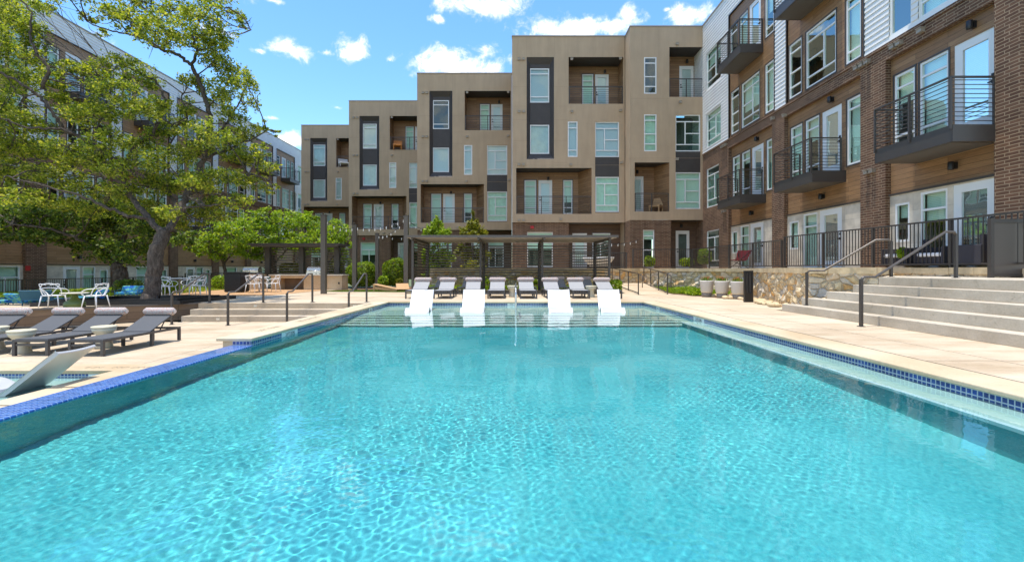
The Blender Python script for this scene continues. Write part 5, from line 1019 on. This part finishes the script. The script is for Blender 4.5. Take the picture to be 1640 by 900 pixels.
# ---- trees from a short list of crown masses seen in the photo
def tree(name, lb, D, base, trunk, cls, leaf, size, dens, group=None, spread=1.6, r0=.2, seed=1):
    r = np.random.default_rng(seed); o = (ux(base[0], D), D, base[1]); t = thing(name, lb, 'tree', o, group=group); m = MB(); pts = []
    for P, a, b in trunk: pts += limb(m, [at(px, py, D+dd) for px, py, dd in P], a, b, 9, .02, r)
    cl = []
    for px, py, rx, ry in cls:
        for q in range(2): s = D/F; cl.append((tuple(at(px+(q-.5)*rx*.7, py+r.normal(0, ry*.15), D+r.uniform(-spread, spread))), (rx*s*.75, rx*s*.75, ry*s), int(rx*ry*dens)+50))
    twigs(m, pts, cl, r, .03); m.build('trunk', 'bark', t, o=o); leaf_mesh('crown', leaf, t, cl, size, o, r); return t
tree('oak_tree', 'short dark oak with forked black trunk behind the leaning oak', 21, (194, 0.1), [([(193,468,0),(194,440,0),(190,425,0)], .30, .26), ([(190,425,0),(178,405,-.3),(150,395,-.6),(120,380,-1),(70,365,-1.3),(20,360,-1.6)], .12, .03), ([(191,425,0),(196,400,.2),(200,370,.4),(195,345,.5)], .17, .05), ([(192,426,0),(212,405,.2),(235,390,.4),(260,375,.5)], .15, .04)],
     [(20,345,34,18),(60,350,38,20),(100,345,38,18),(30,377,32,13),(78,378,32,13),(140,350,42,24),(190,355,42,28),(238,360,34,24),(118,382,28,13),(160,397,34,20),(200,402,34,18),(236,396,28,18),(-10,365,30,20),(200,330,40,14),(140,330,40,12),(60,330,40,12),(-20,340,30,20),(292,382,24,12),(270,350,22,16)], 'dark_leaf', .08, 1.0, r0=.3, seed=5)
for k, (cx, lb, D) in enumerate(((360, 'lime green tree at the left of the row behind the grill patio', 27.5), (440, 'lime green tree directly behind the black bin and grill', 28.2), (525, 'lime green tree behind the pole by the grill counter', 28.6))):
    cs = {0: [(325,388,26,13),(345,402,24,11),(360,378,34,18),(385,398,28,14),(390,362,30,16),(310,400,14,10),(352,360,20,10)], 1: [(412,352,26,14),(432,372,36,20),(455,355,30,16),(440,396,34,15),(405,385,24,14),(465,388,30,14),(428,342,16,7),(410,408,20,8)], 2: [(500,364,30,18),(528,375,28,20),(505,392,32,15),(545,395,18,18),(485,352,22,11),(552,412,12,12),(500,346,14,7),(535,360,16,10)]}[k]
    tree('lime_tree', lb, D, (cx, 0.1), [([(cx,462,0),(cx+1,440,0),(cx-3,412,0)], .11, .08), ([(cx-3,415,0),(cx-22,392,-.3),(cx-34,378,-.5)], .055, .018), ([(cx-2,416,0),(cx+6,385,.3),(cx+4,360,.3)], .055, .018), ([(cx,420,0),(cx+22,398,.2),(cx+36,384,.4)], .055, .018)], cs, 'lime_leaf', .085, .85, 'lime green trees behind the grill patio', 1.1, seed=20+k)
for k, (cx, top, lb, lf) in enumerate(((701, 352, 'slender green tree left of the middle behind the pergola screen', 'lime_leaf'), (757, 350, 'slender yellowish tree behind the pergola screen', 'yellow_leaf'))):
    tree('slender_tree', lb, 27.2, (cx, .1), [([(cx,462,0),(cx+1,420,0),(cx,380,.1),(cx,top+6,.1)], .06, .015)], [(cx,top+2,4,10),(cx,top+12,9,12),(cx-9,top+26,13,13),(cx+9,top+28,14,13),(cx,top+20,12,12),(cx-12,top+55,14,12),(cx+12,top+56,14,12),(cx,top+74,20,12),(cx-10,top+90,14,10),(cx+12,top+92,14,10)], lf, .08, 2.2, 'slender trees behind the pergola', .5, seed=30+k)
# ---- shrubs
def shrub(name, lb, c, rad, leaf, n, size, cat='shrub', group=None, stem=True, seed=0, shell=True):
    r = np.random.default_rng(seed+int(abs(c[0]*37))); o = (c[0], c[1], c[2]); t = thing(name, lb, cat, o, group=group); p = r.normal(0, 1, (n, 3)); p /= np.linalg.norm(p, axis=1)[:, None]
    q = (1-np.abs(r.normal(0, .09, n))) if shell else r.uniform(.2, 1, n)**.5; b = 1+.07*np.sin(p[:, 0]*5+seed)+.06*np.cos(p[:, 1]*7+p[:, 2]*5); P = p*(q*b)[:, None]
    P = np.sign(P)*np.abs(P)**.82*np.array(rad)[None]; P[:, 2] += rad[2]*.96; P = P[P[:, 2] > .02]; nr = p[:len(P)]+r.normal(0, .55, (len(P), 3)); n = len(P); nr /= np.linalg.norm(nr, axis=1)[:, None]
    tt = np.cross(nr, r.normal(0, 1, (n, 3))); tt /= np.linalg.norm(tt, axis=1)[:, None]; bb = np.cross(nr, tt); s = size*r.uniform(.6, 1.4, (n, 1)); V = np.stack([P-tt*s, P+bb*s*.55, P+tt*s, P-bb*s*.55], 1).reshape(-1, 3)
    me = bpy.data.meshes.new('foliage'); me.from_pydata(V.tolist(), [], np.arange(4*n).reshape(-1, 4).tolist()); me.materials.append(M(leaf)); ob = bpy.data.objects.new('foliage', me); C.objects.link(ob); ob.parent = t
    if stem:
        m = MB(); rr = random.Random(seed)
        for k in range(7): a = 6.28*k/7; m.tube([(.03*math.cos(a), .03*math.sin(a), 0), (rad[0]*.35*math.cos(a), rad[1]*.35*math.sin(a), rad[2]*.7), (rad[0]*.6*math.cos(a), rad[1]*.6*math.sin(a), rad[2]*1.25)], [.022,.016,.006], 5)
        m.build('stems', 'bark', t)
    return t
def core(t, rad):
    m = MB(); m.lathe([(rad[0]*.25*k2, z) for k2, z in ((1,.1),(2.6,rad[2]*.4),(3.2,rad[2]*1.0),(2.6,rad[2]*1.5),(1,rad[2]*1.75))], n=12, sy=rad[1]/rad[0]); m.build('branches', 'bark', t)
for lb, px, py, d, rx, rz in (('broad clipped round shrub left of the short brown pole', 580, 459, 26.6, .80, .70), ('taller clipped round shrub right of the short brown pole', 632.5, 458, 26.3, .62, .78)):
    t = shrub('round_shrub', lb, (ux(px,d), d, zz(py,d)), (rx, rx, rz), 'shrub_leaf', 6500, .05, group='clipped round shrubs'); core(t, (rx,rx,rz))
for lb, px, py, d, rx, rz in (('flat topped clipped shrub seen through left half of grill screen', 467, 441, 29.5, .65, .40), ('flat topped clipped shrub seen through right half of grill screen', 529, 439, 29.5, .8, .45)):
    shrub('flat_shrub', lb, (ux(px,d), d, zz(py,d)), (rx, rx, rz), 'yellow_leaf', 2600, .055, group='clipped shrubs behind the grill screen')
for lb, px, py, d, rx, rz, lf in (('bright feathery green bush behind the low blue mesh chair', 58, 493, 16.3, .55, .30, 'lime_leaf'), ('small feathery green bush behind the leftmost blue chair', 24, 493, 16.2, .32, .2, 'lime_leaf'), ('small yellow green bush at the foot of the taller round shrub', 640, 459, 25.0, .16, .22, 'yellow_leaf'), ('pale grassy bush between the two round shrubs', 614, 459, 25.5, .28, .3, 'lime_leaf'),
      ('leafy green bush right of the oak trunk', 274, 468, 21.5, .35, .28, 'lime_leaf'), ('leafy green bush before the left dining chairs', 262, 470, 20, .25, .25, 'shrub_leaf'), ('leafy green bush left of the black bin', 353, 462, 25, .45, .35, 'lime_leaf'), ('dark leafy bush at the foot of the short dark oak', 206, 470, 20.5, .5, .32, 'dark_leaf'), ('green bush under the pergola screen on its left', 700, 455, 26.0, .5, .22, 'lime_leaf'), ('bright low bush in the middle behind the pergola screen', 790, 455, 25.6, .8, .22, 'lime_leaf'), ('bright low bush by the pergola right of middle', 850, 456, 25.6, .5, .18, 'lime_leaf'), ('feathery yellow bush at the right pergola corner', 985, 468, 20.5, .32, .28, 'lime_leaf'), ('tall yellow flowering bush behind the terrace fence corner', 1128, 424, 25.0, .35, .45, 'lime_leaf'), ('green potted bush before the corner house window', 1040, 427, 26.3, .3, .3, 'shrub_leaf'), ('low yellow green clump in the bed before the bollard on the grass', 1100, 470, 21.5, .6, .16, 'lime_leaf'), ('low yellow green clump in the bed beside the far planter', 1120, 474, 19.3, .5, .15, 'lime_leaf'), ('low green bush beside the corner house door', 1100, 427, 26.3, .4, .25, 'shrub_leaf'), ('small potted plant between the wicker armchairs', 1447, 414, 12.7, .12, .14, 'lime_leaf')):
    shrub('bush', lb, (ux(px,d), d, zz(py,d)), (rx, rx, rz), lf, 900, .055, 'bush', shell=False, seed=int(px))
def agave(lb, px, py, d, s):
    t = thing('agave_plant', lb, 'agave', (ux(px,d), d, zz(py,d)), group='blue green agaves'); m = MB(); r = random.Random(int(px))
    for k in range(22):
        a = 2.4*k; e = .25+.9*k/22; L_ = s*r.uniform(.8,1.1); dx = Vector((math.cos(a)*math.cos(e), math.sin(a)*math.cos(e), math.sin(e))); sd_ = Vector((-math.sin(a), math.cos(a), 0))*s*.11; p1 = dx*L_*.5+Vector((0,0,.02)); p2 = dx*L_+Vector((0,0,-.05*L_)); m.face([sd_*.6, p1+sd_, p1+Vector((0,0,-.03)), Vector((0,0,0))]); m.face([-sd_*.6, Vector((0,0,0)), p1+Vector((0,0,-.03)), p1-sd_]); m.face([p1+sd_, p2, p1+Vector((0,0,-.03))]); m.face([p1-sd_, p1+Vector((0,0,-.03)), p2])
    m.build('leaves', 'agave_leaf', t)
agave('blue green agave in the bed nearest the grey planters', 1131, 471, 20.2, .5); agave('blue green agave before the bollard on the grass', 1080, 464, 23.5, .42); agave('small agave behind the right ramp railing', 1056, 459, 26, .4); agave('small agave in the middle under the pergola', 838, 462, 25, .3)
# ---- ground cover
def blades(name, poly, n, h, seed, lf='grass_leaf', z=.02):
    r = np.random.default_rng(seed); X = np.array(poly); lo, hi = X.min(0), X.max(0); P = r.uniform(lo, hi, (n*2, 2)); ins = np.zeros(len(P), bool); j = len(X)-1
    for i in range(len(X)):
        xi, yi, xj, yj = *X[i], *X[j]; ins ^= ((yi > P[:, 1]) != (yj > P[:, 1])) & (P[:, 0] < (xj-xi)*(P[:, 1]-yi)/(yj-yi+1e-12)+xi); j = i
    P = P[ins][:n]; n = len(P); a = r.uniform(0, 6.28, n); hh = h*r.uniform(.5, 1.4, n); w = h*.16; dx, dy = np.cos(a)*w, np.sin(a)*w; lx, ly = r.normal(0, .45, (2, n))*hh; z0 = np.full(n, z)
    V = np.stack([np.stack([P[:, 0]-dx, P[:, 1]-dy, z0], 1), np.stack([P[:, 0]+dx, P[:, 1]+dy, z0], 1), np.stack([P[:, 0]+lx+dx*.3, P[:, 1]+ly+dy*.3, z0+hh], 1)], 1).reshape(-1, 3)
    me = bpy.data.meshes.new(name); me.from_pydata(V.tolist(), [], np.arange(3*n).reshape(-1, 3).tolist()); me.materials.append(M(lf)); ob = bpy.data.objects.new(name, me); C.objects.link(ob); return tag(ob, {'turf_grass':'short green turf under the cornhole boards', 'bed_grass':'bright yellow green ground cover along the stone wall', 'pergola_grass':'grassy planting behind the pergola', 'left_bed_grass':'patchy grass by the left apartment block'}[name], 'grass', kind='stuff')
blades('turf_grass', [(-9.0,22.6),(-4.0,22.0),(-3.3,24.0),(-4.6,24.4),(-8.4,23.5)], 22000, .035, 1, 'grass_leaf')
m = MB(); m.prism([(6.9,20.3),(7.35,25.2),(9.3,20.2),(8.4,16.0),(7.5,18.6)], -.01, .03); struct(m.build('planting_bed', 'mulch'))
blades('bed_grass', [(6.95,20.6),(7.35,25.0),(9.2,20.2),(8.5,18.6),(7.6,19.2)], 9000, .15, 2, 'lime_leaf', .03)
blades('pergola_grass', [(-4.5,24.6),(4.5,24.6),(4.5,25.3),(-4.4,25.3)], 5000, .2, 3, 'lime_leaf', .0)
blades('left_bed_grass', [(-18.5,16.0),(-22.6,18.5),(-22.5,30.0),(-15,26.5),(-14.6,21.0)], 14000, .1, 4, 'lime_leaf', -.004)
m = MB(); rr = random.Random(4)
for _ in range(130):
    y = rr.uniform(13.4, 19.0); x = 8.55+(y-15.4)*(.21)+rr.uniform(-.75,-.3) if y < 17 else 8.6+rr.uniform(-.9,-.3); s = rr.uniform(.04,.12); m.lathe([(s*.5,0),(s,s*.3),(s*.85,s*.8),(s*.3,s)], (x, y, 0), 7, 1, rr.uniform(.6,1.1))
ob = m.build('rubble_stones', 'wall_cap'); tag(ob, 'loose tan stones scattered along the foot of the stone wall', 'stones', kind='stuff')
